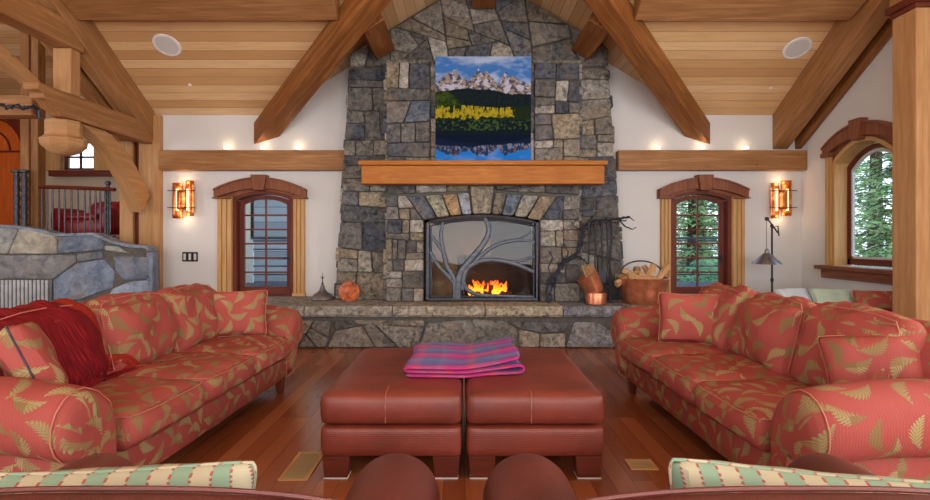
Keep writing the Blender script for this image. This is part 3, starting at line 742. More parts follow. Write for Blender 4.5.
# ------------------------------------------------------------------ picture
def img(u, v):
    n = lambda a, b, s=0: noise.fractal(Vector((u*a+s, v*b+s*1.7, s)), 0.9, 2.0, 5)
    mir = v < 0.235-.06*math.sin(u*3.1)
    vv = v
    if mir: vv = 0.62+(0.19-v)*1.9+0.01*n(9, 60, 4)          # the reflection in the lake
    ridge = 0.70
    pk = [(0.13, .15, .10), (0.2, .18, .09), (0.08, .08, .06), (0.30, .10, .08), (0.45, .18, .09), (0.53, .17, .09), (.73, .17, .05), (.80, .12, .11), (.92, .06, .1), (.38, .08, .08)]
    h = ridge+max(a*max(0, 1-abs(u-c)/wd/1.7) for c, a, wd in pk)+0.014*noise.noise(Vector((u*30, 1, 3)))+.01*noise.noise(Vector((u*90, 4, 3)))
    if vv > h:
        c = Vector((0.06, 0.20, 0.50)) if not mir else Vector((0.02, .20, .62)); k = max(0, min(1, (n(3, 7, 8)+0.12)*1.6+max(0, .9-vv)*1.2))
        return c.lerp(Vector((.55, .62, .72)), k*(0.8 if not mir else .25))
    edge = 0.67-0.02*n(5, 3, 2)+0.03*math.sin(u*5)
    if vv > edge:
        k = n(22, 34, 5)+.25*math.sin(u*55+vv*40)
        sn = n(14, 18, 11)
        c = Vector((.36, .28, .20)) if k > -.02 else Vector((.09, .09, .12))
        if sn > .3 or (vv < h-.07 and sn > .04): c = Vector((.52, .52, .60))
        if mir: c = (c*.4+Vector((0, .01, .05))) if n(40, 16, 2) > -.1 else Vector((.01, .04, .12))
        return c
    if mir: return Vector((.01, .018, .045))
    if v > 0.53+0.012*math.sin(u*7):
        g = Vector((.010, .016, .020))
        if u < .30 and v < .70-u*u*1.9: g = Vector((.035, .06, .012))*(1+n(20, 20, 6))
        return g+Vector((.008, .012, .006))*(n(40, 60, 6)+.3)
    if v > 0.40:
        k = n(34, 20, 7)
        up = 0.535 + .10*n(26, 1, 3)-.01+(0.05*max(0, 1-abs(u-.6)/.04))
        if u < .82-.5*max(0, .48-v)*2+.1*n(9,30,2) and .42+.03*n(12, 1, 9) < v < up and k > -.4: return Vector((.48, .36, .02)).lerp(Vector((.16, .18, .015)), max(0, min(1, .35-k*1.5)))
        return Vector((.015, .03, .012))
    if v > .26:
        k = n(30, 40, 12); b = .35 < u < .65 and v > .29
        return Vector((.05, .10, .02)) if (k > .25 or (b and k > -.0)) and v > .3 else Vector((.008, .016, .02))
    return Vector((.006, .012, .028))
PX0, PX1, PZ0, PZ1, PY = X(435.5, 7.88), X(531, 7.88), 2.632, Z(56.5, 7.88), 7.88
pic = empty('canvas_picture', ((PX0+PX1)/2, PY, PZ0)); tag(pic, 'canvas photo of snowy mountains above yellow trees and lake', 'picture')
mb = MB(); mb.box(PX0, PX1, PY, PY+.04, PZ0, PZ1); mb.build('canvas_block', M['black'], pic, smooth=False)
me = bpy.data.meshes.new('printed_face'); NX, NZ = 190, 210; vs = []; fs = []
for j in range(NZ+1):
    for i in range(NX+1): vs.append((PX0+(PX1-PX0)*i/NX, PY-.002, PZ0+(PZ1-PZ0)*j/NZ))
for j in range(NZ):
    for i in range(NX): a = j*(NX+1)+i; fs.append((a, a+1, a+NX+2, a+NX+1))
me.from_pydata(vs, [], fs); ca = me.color_attributes.new('tint', 'FLOAT_COLOR', 'POINT'); buf = []
for j in range(NZ+1):
    for i in range(NX+1): c = img(i/NX, j/NZ); buf += [max(0, c[0])*.8, max(0, c[1])*.8, max(0, c[2])*.85, 1]
ca.data.foreach_set('color', buf)
t = NT('printed_canvas', 0.9, 0.04); at = t.n('Attribute', attribute_name='tint'); me.materials.append(t.base(at.outputs['Color']))
o = bpy.data.objects.new('printed_face', me); COL.objects.link(o); o.parent = pic; o.matrix_parent_inverse = pic.matrix_basis.inverted()

# ------------------------------------------------------------------ fireplace screen, logs, fire
sc_ = empty('fireplace_screen', (XM, 7.98, HZ)); tag(sc_, 'arched wrought iron fireplace screen with branching tree design', 'screen')
ys = 7.965; s = F/ys
def g(px, py, dy=0): return Vector(((px-464)/s, ys+dy, EYE+(240-py)/s))
mb = MB(); fr = [g(427.5, 299.5), g(427.5, 223)]+[g(427.5+(537-427.5)*i/14, 223-6.5*math.sin(math.pi*i/14)) for i in range(1, 14)]+[g(537, 223), g(537, 299.5), g(427.5, 299.5)]
mb.tube(fr, 0.028, 8); fr2 = [p+Vector(((.045 if p.x < XM else -.045) if abs(p.x-XM) > .75 else 0, .012, -.045 if p.z > 1.2 else .04)) for p in fr]; mb.tube(fr2, 0.016, 6)
mb.build('iron_frame', M['iron'], sc_)
def curve(pts, r0, r1, steps=10):
    # Catmull-Rom through pixel points
    P_ = [g(*p) for p in pts]; P_ = [P_[0]*2-P_[1]]+P_+[P_[-1]*2-P_[-2]]; out = []; m = len(P_)-3
    for i in range(m):
        for k in range(steps+(1 if i == m-1 else 0)):
            t_ = k/steps; a, b, c, d = P_[i:i+4]
            out.append(0.5*((2*b)+(c-a)*t_+(2*a-5*b+4*c-d)*t_*t_+(3*b-a-3*c+d)*t_**3))
    n = len(out); return out, [r0+(r1-r0)*i/(n-1) for i in range(n)]
branches = [
    ([(458, 299), (458, 285), (461, 272), (472, 258), (484, 243), (489, 230), (485, 218)], .06, .03),
    ([(455, 299), (454, 280), (447, 266), (443, 250), (441, 235), (443, 222)], .045, .02),
    ([(446, 258), (438, 245), (431, 235)], .026, .018),
    ([(454, 283), (446, 274), (437, 264), (430, 252)], .036, .022),
    ([(462, 290), (466, 271), (478, 262), (495, 260), (515, 264), (534, 272)], .035, .03),
    ([(474, 262), (488, 250), (502, 243), (520, 240), (535, 242)], .032, .02),
    ([(512, 262), (524, 260), (535, 256)], .02, .014),
    ([(518, 240), (527, 235), (535, 229)], .016, .010),
    ([(462, 280), (468, 290), (480, 295), (505, 296), (534, 297)], .04, .02),
]
for b, r0, r1 in branches:
    mb = MB(); p, r = curve(b, r0, r1); mb.tube(p, r, 8, flat=.5); mb.build('branch', M['iron'], sc_)
mb = MB(); mb.prism([(OX0+.03, HZ+.02), (OX1-.03, HZ+.02), (OX1-.03, 1.74)]+[(OX1-.03-(OX1-OX0-.06)*i/10, 1.74+.1*math.sin(math.pi*i/10)) for i in range(1, 10)]+[(OX0+.03, 1.74)], ys+.04, ys+.044)
mb.build('glass_panel', M['fireglass'], sc_, smooth=False)
rnd = random.Random(12)
for i, (px, py, L, an, lab) in enumerate([(480, 292, .36, .15, 'left'), (500, 291, .4, -.2, 'right'), (490, 285, .38, .08, 'upper')]):
    mb = MB(); c = g(px, py, .30+.04*i); d = Vector((math.cos(an), .2*(-1)**i, .1*math.sin(an))); c.z = HZ+.09+(.09 if i == 2 else 0)
    mb.tube([c-d*L/2, c-d*L/4+Vector((0, 0, .01)), c+d*L/4, c+d*L/2], [.045, .05, .048, .04], 9)
    tag(mb.build('fire_log', M['bark'],), 'charred log in the fire, the %s one under the flames' % lab, 'log', 'logs in the fireplace')
mb = MB(); mb.box(.0, .7, 8.2, 8.45, HZ+.03, HZ+.045); [mb.box(x/10, x/10+.015, 8.2, 8.45, HZ+.045, HZ+.06) for x in range(0, 7)]
tag(mb.build('fire_grate', M['iron_dark']), 'black iron grate beneath the burning logs', 'grate')
mb = MB(); rnd = random.Random(3)
for i in range(46):
    a = rnd.random(); x = .08+.62*a; y = rnd.uniform(8.16, 8.46); hh = rnd.uniform(.05, .17)*(1.25-abs(a-.45)); r = rnd.uniform(.014, .032)
    z = HZ+.06+rnd.uniform(0, .1); lean = rnd.uniform(-.05, .05); pts = [(x+lean*t_*t_+.01*math.sin(t_*6+i), y, z+hh*t_) for t_ in (0, .2, .45, .7, .88, 1)]
    mb.tube(pts, [r*.7, r, r*.9, r*.5, r*.25, .002], 7)
tag(mb.build('fire_flames', M['flame']), 'orange gas fire flames burning behind the iron screen', 'fire', kind='stuff')
l = bpy.data.lights.new('firelight', 'POINT'); l.energy = 3; l.color = (1, .5, .2); l.shadow_soft_size = .1; o = bpy.data.objects.new('firelight', l); COL.objects.link(o); o.location = (.2, 8.2, 1.0)

# ------------------------------------------------------------------ arched french doors
def arch_pts(x0, x1, zs, rise, n=14): return [(x0+(x1-x0)*i/n, zs+rise*(1-((2*i/n)-1)**2)) for i in range(n+1)]
def french_door(num, x0, x1, handle_side):
    d = empty('door_%d' % num, ((x0+x1)/2, YW, DB)); tag(d, kind='structure')
    zs, rise = Z(196, YW), .10; yf = YW+.10
    # pilasters
    for a, b in ((x0-.27, x0-.03), (x1+.03, x1+.22)) if num == 1 else ((x0-.2, x0-.03), (x1+.03, x1+.24)):
        mb = MB(); mb.box(a, b, YW-.035, YW-.002, HZ+.002, zs-.02); n = 3; wd = (b-a)/n
        for i in range(n): mb.box(a+wd*i+.008, a+wd*(i+1)-.008, YW-.06, YW-.035, HZ+.05, zs-.05)
        mb.box(a-.01, b+.01, YW-.07, YW-.002, HZ+.002, HZ+.06)
        mb.build('pilaster', M['pine'], d, bev=.006)
    # door frame and arched sash
    def ringarch(xa, xb, z0, zs_, rise_, t_, ya, yb, m, nm, foot=True):
        out = [(xa, z0)]+arch_pts(xa, xb, zs_, rise_)+[(xb, z0)]; inn = [(xa+t_, z0)]+arch_pts(xa+t_, xb-t_, zs_-t_*.7, rise_*.95)+[(xb-t_, z0)]
        mb = MB(); n = len(out)
        for i in range(n-1):
            mb.prism([out[i], out[i+1], inn[i+1], inn[i]], ya, yb)
        if foot: mb.box(xa+.002, xb-.002, ya-.003, yb+.003, z0-.001, z0+foot)
        return mb.build(nm, m, d, smooth=False)
    ringarch(x0-.03, x1+.03, HZ+.002, zs-.02, rise, .06, YW-.02, YW+.2, M['mahog'], 'door_frame', .02)
    sash = ringarch(x0+.035, x1-.035, HZ+.03, zs-.075, rise*.95, .08, yf, yf+.045, M['mahog'], 'sash', .12)
    xa, xb = x0+.115, x1-.115; z0, z1 = HZ+.15, zs-.135
    mb = MB(); xm = (xa+xb)/2; mb.box(xm-.014, xm+.014, yf+.008, yf+.037, z0-.01, z1+.10)
    for k in range(1, 6): zz = z0+(z1+.06-z0)*k/6; mb.box(xa-.01, xb+.01, yf+.009, yf+.036, zz-.013, zz+.013)
    mb.build('muntins', M['mahog'], d, smooth=False)
    mb = MB(); mb.prism([(xa-.02, z0-.02)]+[(xb+.02, z0-.02)]+arch_pts(xa-.02, xb+.02, z1+.01, .09)[::-1], yf+.02, yf+.024); mb.build('glass', M['glass'], d, smooth=False)
    # arched header with keystone and capital blocks
    xa, xb = (x0-.30, x1+.25) if num == 1 else (x0-.23, x1+.27)
    za = Z(191, YW); out = arch_pts(xa, xb, za, .19, 18); inn = arch_pts(xa+.0, xb-.0, za-.125, .16, 18)
    mb = MB()
    for i in range(18): mb.prism([out[i], out[i+1], inn[i+1], inn[i]], YW-.11, YW-.003)
    for i in range(18): mb.prism([(out[i][0], out[i][1]), (out[i+1][0], out[i+1][1]), (out[i+1][0], out[i+1][1]+.025), (out[i][0], out[i][1]+.025)], YW-.14, YW-.003)
    mb.box(xa-.02, xa+.26, YW-.13, YW-.003, zs-.03, za-.13); mb.box(xb-.22, xb+.02, YW-.13, YW-.003, zs-.03, za-.13)
    mb.build('arched_header', M['header'], d, smooth=False)
    mb = MB(); aa = arch_pts(x0-.03, x1+.03, zs-.022, rise)
    for i in range(len(aa)-1): mb.prism([aa[i], aa[i+1], (aa[i+1][0], DT+.06), (aa[i][0], DT+.06)], YW-.02, YW-.004)
    mb.box(x0-.25, x0-.02, YW-.02, YW-.003, zs-.03, za+.02); mb.box(x1+.02, x1+.22, YW-.02, YW-.003, zs-.03, za+.02)
    mb.build('arch_panel', M['header'], d, smooth=False)
    mb = MB(); xm = (xa+xb)/2; zt = za+.19+.03
    mb.prism([(xm-.085, za+.0), (xm+.085, za+.0), (xm+.125, zt+.03), (xm-.125, zt+.03)], YW-.17, YW-.003); mb.build('keystone', M['header'], d, bev=.008)
    hx = x1-.09; mb = MB(); mb.box(hx-.02, hx+.02, yf-.012, yf, 1.1, 1.26); mb.tube([(hx, yf-.01, 1.2), (hx, yf-.05, 1.2), (hx-.1, yf-.05, 1.2)], .011, 8); mb.build('handle', M['iron_dark'], d)
french_door(1, DL[0], DL[1], 1); french_door(2, DR[0], DR[1], 1)

# ------------------------------------------------------------------ right arched window
wd = empty('window_1', (XR, 7.45, WZ0)); tag(wd, kind='structure')
def yz_ring(ya, yb, z0, zs, rise, t_, xa, xb, m, nm, bottom=0, inner_foot=0):
    out = [(ya, z0)]+arch_pts(ya, yb, zs, rise)+[(yb, z0)]; inn = [(ya+t_, z0)]+arch_pts(ya+t_, yb-t_, zs-t_*.8, rise*.95)+[(yb-t_, z0)]
    mb = MB()
    for i in range(len(out)-1): mb.prism([out[i], out[i+1], inn[i+1], inn[i]], xa, xb, 'yz')
    if bottom: mb.box(xa, xb, ya, yb, z0, z0+bottom)
    return mb.build(nm, m, wd, smooth=False)
yz_ring(WY0, WY1, WZ0, 2.66, .26, .05, XR-.02, XR+.24, M['pine'], 'window_jamb')
mb = MB(); o_ = arch_pts(WY0-.02, WY1+.02, 2.98, .0); a_ = arch_pts(WY0-.02, WY1+.02, 2.655, .26)
for i in range(len(a_)-1): mb.prism([a_[i], a_[i+1], o_[i+1], o_[i]], XR-.001, XR+.24, 'yz')
mb.build('arch_infill', M['header'], wd, smooth=False)
yz_ring(WY0+.05, WY1-.05, WZ0+.02, 2.58, .25, .06, XR+.17, XR+.23, M['mahog'], 'window_frame', .09)
yz_ring(WY0+.11, WY1-.11, WZ0+.11, 2.52, .24, .03, XR+.185, XR+.22, M['grille'], 'sash', .03)  # pale ring colours in the bright reflection along the sash edge
mb = MB(); mb.prism([(WY0+.12, WZ0+.12), (WY1-.12, WZ0+.12)]+arch_pts(WY0+.12, WY1-.12, 2.5, .23)[::-1], XR+.2, XR+.204, 'yz'); mb.build('glass', M['glass'], wd, smooth=False)
for a, b in ((WY0-.13, WY0-.01), (WY1+.01, WY1+.13)):
    mb = MB(); mb.box(XR-.04, XR-.002, a, b, WZ0, 2.76); mb.box(XR-.06, XR-.04, a+.03, b-.03, WZ0+.04, 2.72); mb.build('side_casing', M['pine'], wd, bev=.006)
mb = MB(); out = arch_pts(WY0-.14, WY1+.14, 2.86, .24, 18); inn = arch_pts(WY0-.14, WY1+.14, 2.74, .19, 18)
for i in range(18): mb.prism([out[i], out[i+1], inn[i+1], inn[i]], XR-.08, XR-.002, 'yz')
for i in range(18): mb.prism([out[i], out[i+1], (out[i+1][0], out[i+1][1]+.03), (out[i][0], out[i][1]+.03)], XR-.10, XR-.002, 'yz')
mb.box(XR-.10, XR-.002, WY0-.15, WY0+.02, 2.74, 2.80); mb.box(XR-.10, XR-.002, WY1-.02, WY1+.15, 2.74, 2.80)
mb.build('arched_header', M['header'], wd, smooth=False)
mb = MB(); mb.prism([(7.38, 2.88), (7.52, 2.88), (7.56, 3.17), (7.34, 3.17)], XR-.13, XR-.002, 'yz'); mb.build('keystone', M['header'], wd, bev=.008)
mb = MB(); mb.box(XR-.12, XR-.002, WY0-.27, WY1+.27, WZ0-.06, WZ0-.002); mb.box(XR-.06, XR-.002, WY0-.2, WY1+.2, WZ0-.19, WZ0-.062); mb.build('window_sill', M['header'], wd, bev=.008)

# ------------------------------------------------------------------ wall lights
def sconce(xc, label):
    z0, z1 = 1.87, 2.44; r_ = empty('wall_sconce', (xc, YW, z0)); tag(r_, label, 'wall light', 'copper wall sconces')
    mb = MB()
    for s_ in (-1, 1):
        mb.grid(lambda u, v: (xc+s_*(.02+.15*u)+.0, YW-.07-.02*math.sin(u*3.1)-(.03*u), z0+(z1-z0)*v+(.02*s_)), 6, 8)
    o = mb.build('copper_plate', M['sconce'], r_, recalc=False); so = o.modifiers.new('s', 'SOLIDIFY'); so.thickness = .006
    mb = MB(); mb.grid(lambda u, v: (xc-.075+.15*u, YW-.155-.03*math.sin(u*math.pi), z0+.12+(z1-z0-.26)*v), 8, 6); o = mb.build('front_shield', M['sconce'], r_, recalc=False); so = o.modifiers.new('s', 'SOLIDIFY'); so.thickness = .006
    for s_ in (-1, 1):
        mb = MB(); mb.tube([(xc+s_*.085, YW-.125, z0+.1), (xc+s_*.085, YW-.125, z1-.12)], .018, 10); mb.build('lamp_tube', M['glow'], r_)
    for zz in (z0+.15, z1-.15):
        mb = MB(); mb.tube([(xc-.22, YW-.165, zz), (xc+.22, YW-.165, zz)], .007, 6); mb.tube([(xc-.1, YW-.165, zz), (xc-.1, YW-.002, zz)], .007, 6); mb.build('crossbar', M['iron_dark'], r_)
    for zz in (z0-.02, z1+.03):
        l = bpy.data.lights.new('sconce_light', 'POINT'); l.energy = 0.8; l.color = (1, .68, .4); l.shadow_soft_size = .05; o = bpy.data.objects.new('sconce_light', l); COL.objects.link(o); o.location = (xc, YW-.12, zz)
sconce(X(186.5, YW), 'glowing copper wall sconce above the black light switches')
sconce(X(777.5, YW), 'glowing copper wall sconce above the black floor lamp')
# switch plate
r_ = empty('switch_plate', (X(190, YW), YW, 1.2)); tag(r_, 'black light switch plate with three rockers below the sconce', 'light switch')
mb = MB(); a, b = X(182.5, YW), X(198, YW); mb.box(a, b, YW-.012, YW-.001, Z(261.5, YW), Z(252, YW)); mb.build('plate', M['black'], r_, bev=.003)
for i in range(3):
    w_ = (b-a)/3; mb = MB(); mb.box(a+w_*i+.022, a+w_*(i+1)-.022, YW-.018, YW-.012, Z(260, YW), Z(253.6, YW)); mb.build('rocker', M['grille'], r_, bev=.002)
# candles on the wall beams
def votive(px, py, label):
    x = X(px, 8.7); r_ = empty('tealight', (x, 8.7, 2.942)); tag(r_, label, 'candle', 'tealights on the wall beams')
    mb = MB(); mb.lathe([(.034, 0), (.042, .005), (.042, .02), (.038, .02), (.034, .008)], (x, 8.7, 2.942), 14); mb.build('cup', M['white'], r_)
    mb = MB(); mb.lathe([(.034, .021), (.036, .05), (.03, .062), (.002, .066)], (x, 8.7, 2.942), 12); mb.build('flame', M['candle'], r_)
    l = bpy.data.lights.new('tealight_glow', 'POINT'); l.energy = .22; l.color = (1, .75, .5); l.shadow_soft_size = .02; o = bpy.data.objects.new('tealight_glow', l); COL.objects.link(o); o.location = (x, 8.7, 3.05)
for px, lab in ((226, 'leftmost tealight on the left wall beam, over the left door'), (263, 'middle tealight of three on the left wall beam'), (297, 'tealight on the left wall beam nearest the chimney'),
                (658, 'tealight on the right wall beam nearest the chimney'), (703, 'middle tealight of three on the right wall beam'), (746, 'rightmost tealight on the right wall beam, towards the sconce')): votive(px, 0, lab)
# ceiling speakers and tiny spots
def roof_pt(px, py):
    Y = (ZE-EYE+SL*YW)/(SL+(240-py)/F); return Vector((X(px, Y), Y, roofz(Y)))
rm = Matrix.Rotation(-math.atan(SL), 4, 'X')
def on_roof(p): return Matrix.Translation(p) @ rm
for px, py, lab in ((167, 45, 'left'), (797, 48, 'right')):
    p = roof_pt(px, py); r_ = empty('ceiling_speaker', p); tag(r_, 'round white speaker set in the boarded ceiling on the '+lab, 'speaker', 'round ceiling speakers')
    mb = MB(); mb.lathe([(.152, -.004), (.152, -.016), (.185, -.014), (.19, -.002)], (0, 0, 0), 32, on_roof(p)); mb.build('rim', M['white'], r_)
    mb = MB(); mb.lathe([(.0, -.013), (.151, -.010), (.151, -.003)], (0, 0, 0), 32, on_roof(p)); mb.build('grille', M['grille'], r_)
for px, py, lab in ((190, 85, 'left'), (771, 88, 'right')):
    p = roof_pt(px, py); mb = MB(); mb.lathe([(.0, -.012), (.02, -.012), (.028, -.004), (.03, -.001)], (0, 0, 0), 16, on_roof(p))
    tag(mb.build('ceiling_spot', M['white']), 'tiny white ceiling fitting below the %s round speaker' % lab, 'ceiling fitting')

# ------------------------------------------------------------------ soft furniture builders
def nz3(p, s, seed=0): return noise.noise(Vector(p)*s+Vector((seed*3.1, seed*1.7, seed)))
def soft_box(mb, c, d, r=0.05, bulge=(0, 0, 0), n=(10, 8, 4), wob=0.004, seed=0, Mx=None, front=None):
    hx, hy, hz = d[0]/2, d[1]/2, d[2]/2; c = Vector(c)
    def mp(a, b, cc):
        p = Vector((a*hx, b*hy, cc*hz)); q_ = Vector((max(-hx+r, min(hx-r, p.x)), max(-hy+r, min(hy-r, p.y)), max(-hz+r, min(hz-r, p.z))))
        dd = p-q_
        if dd.length > 1e-6: p = q_+dd.normalized()*r
        ca, cb, cz = (max(0, 1-x**4) for x in (a, b, cc))
        p.x += a*bulge[0]*cb*cz; p.y += b*bulge[1]*ca*cz; p.z += cc*bulge[2]*ca*cb
        w_ = nz3(p+c, 5, seed)*wob*2+nz3(p+c, 14, seed)*wob*.7
        nn = Vector((a*abs(a)**3, b*abs(b)**3, cc*abs(cc)**3))
        if nn.length > 0: p += nn.normalized()*w_
        if front: p = front(p)
        return p+c
    dens = lambda k: [-1, -.96, -.86]+[-.86+1.72*i/k for i in range(1, k)]+[.86, .96, 1]
    ax = [dens(n[0]), dens(n[1]), dens(n[2])]
    for fx in range(3):
        o1, o2 = [k for k in range(3) if k != fx]
        for sg in (-1, 1):
            A, B = ax[o1], ax[o2]; vs = []; fs = []
            for b in B:
                for a in A:
                    t_ = [0, 0, 0]; t_[fx] = sg; t_[o1] = a; t_[o2] = b; vs.append(mp(*t_))
            W = len(A)
            for j in range(len(B)-1):
                for i in range(W-1): fs.append((j*W+i, j*W+i+1, (j+1)*W+i+1, (j+1)*W+i))
            mb.add(vs, fs, None, None, Mx)
    return mb
def weld(o, d=1e-4):
    bm = bmesh.new(); bm.from_mesh(o.data); bmesh.ops.remove_doubles(bm, verts=bm.verts, dist=d); bmesh.ops.recalc_face_normals(bm, faces=bm.faces); bm.to_mesh(o.data); bm.free()
    o.data.polygons.foreach_set('use_smooth', [True]*len(o.data.polygons)); return o
def put(o, parent, world=False):
    return o
def pillow_parts(root, wd_, ht, th, m, pm, seed=0, crumple=0.012, uvk=1.0):
    # lies in local XZ, thickness along Y, bottom at z=0
    mb = MB(); N = 18
    def pt(u, v, sd):
        a, b = 2*u-1, 2*v-1
        pin = 1-0.10*(1-a*a)*(abs(b)**3); pin2 = 1-0.10*(1-b*b)*(abs(a)**3)
        cn = 1-.07*abs(a*b)**5; x = a*wd_/2*pin2*cn; z = ht/2+b*ht/2*pin*cn
        T = th/2*(max(0, (1-a**4))*max(0, (1-b**4)))**.45
        y = sd*T*(1+.25*nz3((x, z, sd), 5, seed))+crumple*nz3((x*1.0, z, 3), 7, seed)*(T > .0)
        return Vector((x, y, z))
    for sd in (-1, 1): mb.grid(lambda u, v: pt(u, v, sd), N, N, uvf=lambda u, v, sd=sd: (u*wd_*uvk+seed*.37+sd, v*ht*uvk+seed*.11))
    o = weld(mb.build('pillow_cover', m, root, world=False))
    mb = MB(); ring = [pt(i/20, 0, 1) for i in range(20)]+[pt(1, i/20, 1) for i in range(20)]+[pt(1-i/20, 1, 1) for i in range(20)]+[pt(0, 1-i/20, 1) for i in range(21)]
    mb.tube(ring, .005, 6, caps=False); mb.build('piping', pm, root, world=False)
    return o
def throw_pillow(name, loc, rot, wd_, ht, th, m, pm, label, cat='pillow', group=None, seed=0):
    r_ = empty(name, loc); r_.rotation_euler = rot; tag(r_, label, cat, group); pillow_parts(r_, wd_, ht, th, m, pm, seed); return r_

def make_sofa(label, loc, rz, L=3.3, D=1.14, seed=0):
    r_ = empty('sofa', loc, rz); tag(r_, label, 'sofa', 'coral fern-print sofas facing each other')
    f = M['fern']; ap = .44; inner = L-2*ap
    mb = MB(); soft_box(mb, (0, .02, .235), (L-.5, D-.12, .25), .03, (0, 0.02, 0), (24, 6, 4), .004, seed); weld(mb.build('base', f, r_, world=False))
    # backrest, rolled top
    mb = MB(); prof = [(.30, .20), (.24, .75), (.26, .93), (.33, 1.03), (.44, 1.06), (.53, 1.01), (.565, .92), (.56, .6), (.55, .14), (.34, .14)]
    N = 34; rows = []
    for i in range(N+1):
        x = -L/2+.16+(L-.32)*i/N; e = min(1, min(i, N-i)/2+.0); k = .86+.14*math.sqrt(e) if e < 1 else 1
        rows.append([Vector((x, .43+(p[0]-.43)*k, .6+(p[1]-.6)*(.94+.06*k)+.010*nz3((x, p[0], p[1]), 4, seed))) for p in prof])
    n = len(prof); vs = [p for r in rows for p in r]; fs = [(i*n+j, i*n+(j+1) % n, (i+1)*n+(j+1) % n, (i+1)*n+j) for i in range(N) for j in range(n)]+[tuple(range(n)), tuple(N*n+j for j in range(n))]
    acc = [0]
    for j in range(n): acc.append(acc[-1]+math.hypot(prof[j][0]-prof[(j+1) % n][0], prof[j][1]-prof[(j+1) % n][1]))
    uv = [[(rows[i][0].x, acc[j]), (rows[i][0].x, acc[j+1]), (rows[i+1][0].x, acc[j+1]), (rows[i+1][0].x, acc[j])] for i in range(N) for j in range(n)]+[[(p.y, p.z) for p in rows[0]], [(p.y, p.z) for p in rows[N]]]
    mb.add(vs, fs, uv); mb.build('backrest', f, r_, world=False, sub=1, ang=80)
    # arms: scroll profile swept front to back
    for sg in (-1, 1):
        prof = [(.21, .13), (.21, .60), (.17, .71), (.08, .79)]
        for a in range(80, 301, 22): prof.append((-.05+.185*math.cos(R(a)), .65+.185*math.sin(R(a))))
        prof += [(.02, .44), (.0, .13)]
        n = len(prof); cx, cz = .03, .55; ysn = [-.575, -.57, -.555, -.525, -.47]+[-.40+.9*i/8 for i in range(0, 9)]+[.53]; kk = {-.575: .55, -.57: .72, -.555: .87, -.525: .96}; rows = []
        for y in ysn:
            k = kk.get(y, 1)
            rows.append([Vector((-(L/2-.22)*1+0, y, 0))+Vector((cx+(p[0]-cx)*k, 0, cz+(p[1]-cz)*k-(0.05*(max(0, -y-.15)/.4)**1.5)*(p[1] > .4)+.006*nz3((p[0], y, p[1]), 7, seed+sg))) for p in prof])
        if sg > 0: rows = [[Vector((-p.x, p.y, p.z)) for p in r] for r in rows]
        vs = [p for r in rows for p in r]; m_ = len(rows)
        acc = [0]
        for j in range(n): acc.append(acc[-1]+math.hypot(prof[j][0]-prof[(j+1) % n][0], prof[j][1]-prof[(j+1) % n][1]))
        fs = [(i*n+j, i*n+(j+1) % n, (i+1)*n+(j+1) % n, (i+1)*n+j) for i in range(m_-1) for j in range(n)]+[tuple(range(n)), tuple((m_-1)*n+j for j in range(n))]
        uv = [[(ysn[i]+seed, acc[j]+sg), (ysn[i]+seed, acc[j+1]+sg), (ysn[i+1]+seed, acc[j+1]+sg), (ysn[i+1]+seed, acc[j]+sg)] for i in range(m_-1) for j in range(n)]+[[(p.x*1.0, p.z) for p in rows[0]], [(p.x, p.z) for p in rows[-1]]]
        mb = MB(); mb.add(vs, fs, uv); a_ = mb.build('arm', f, r_, world=False, sub=1, ang=60)
        mb = MB(); mb.tube([p+Vector((0, -.002, 0)) for p in rows[3]]+[rows[3][0]], .004, 6, caps=False); mb.build('piping', M['piping'], a_, world=False)
    cw = inner/3
    for i in range(3):
        x = -inner/2+cw*(i+.5)
        mb = MB(); soft_box(mb, (x, -.165, .455), (cw-.012, .84, .20), .06, (.0, .035, .034), (12, 12, 4), .010, seed+i*3)
        c_ = weld(mb.build('seat_cushion', f, r_, world=False))
        mb = MB(); pts = []
        hx, hy = (cw-.012)/2-.012, .42-.008
        for (a, b) in ((-1, 1), (-1, -1), (1, -1), (1, 1)): pts.append((a, b))
        ring = []
        for j in range(3):
            (a0, b0), (a1, b1) = pts[j], pts[j+1]
            for k in range(12):
                a = a0+(a1-a0)*k/12; b = b0+(b1-b0)*k/12
                ring.append(Vector((x+a*hx*(1-.02*(abs(b) > .99 and abs(a) > .99)), -.165+b*hy-(.028*(1-a**4) if b < -.99 else 0), .455+.088)))
        mb.tube(ring, .004, 6); mb.build('piping', M['piping'], c_, world=False)
        # back cushion, tilted
        Mx = Matrix.Translation((x, .10, .53)) @ Matrix.Rotation(R(-14), 4, 'X')
        mb = MB(); soft_box(mb, (0, .06, .27), (cw-.005, .20, .56), .095, (.01, .09, .035), (12, 5, 10), .02, seed+20+i*5, Mx)
        b_ = weld(mb.build('back_cushion', f, r_, world=False))
        mb = MB(); ring = [Mx @ Vector((a*(cw/2-.035), -.030, z)) for a, z in [(-1, .06), (-1, .25), (-1, .48), (-.9, .535), (-.5, .555), (0, .562), (.5, .555), (.9, .535), (1, .48), (1, .25), (1, .06)]]
        mb.tube(ring, .004, 6); mb.build('piping', M['piping'], b_, world=False)
    for sx in (-1, 1):
        for y in (-.46, .46):
            mb = MB(); x = sx*(L/2-.42); mb.box(x-.04, x+.04, y-.04, y+.04, 0.002, .135, taper=.7); mb.build('leg', M['mahog'], r_, world=False, bev=.004)
    return r_
LS = make_sofa('coral fern-print sofa on the left with a maroon throw over its back', (-2.33, 4.12, 0), R(90-2.5), seed=1)
RS = make_sofa('coral fern-print sofa on the right, backing onto the window seat', (2.13, 4.07, 0), R(-90+1), seed=9)

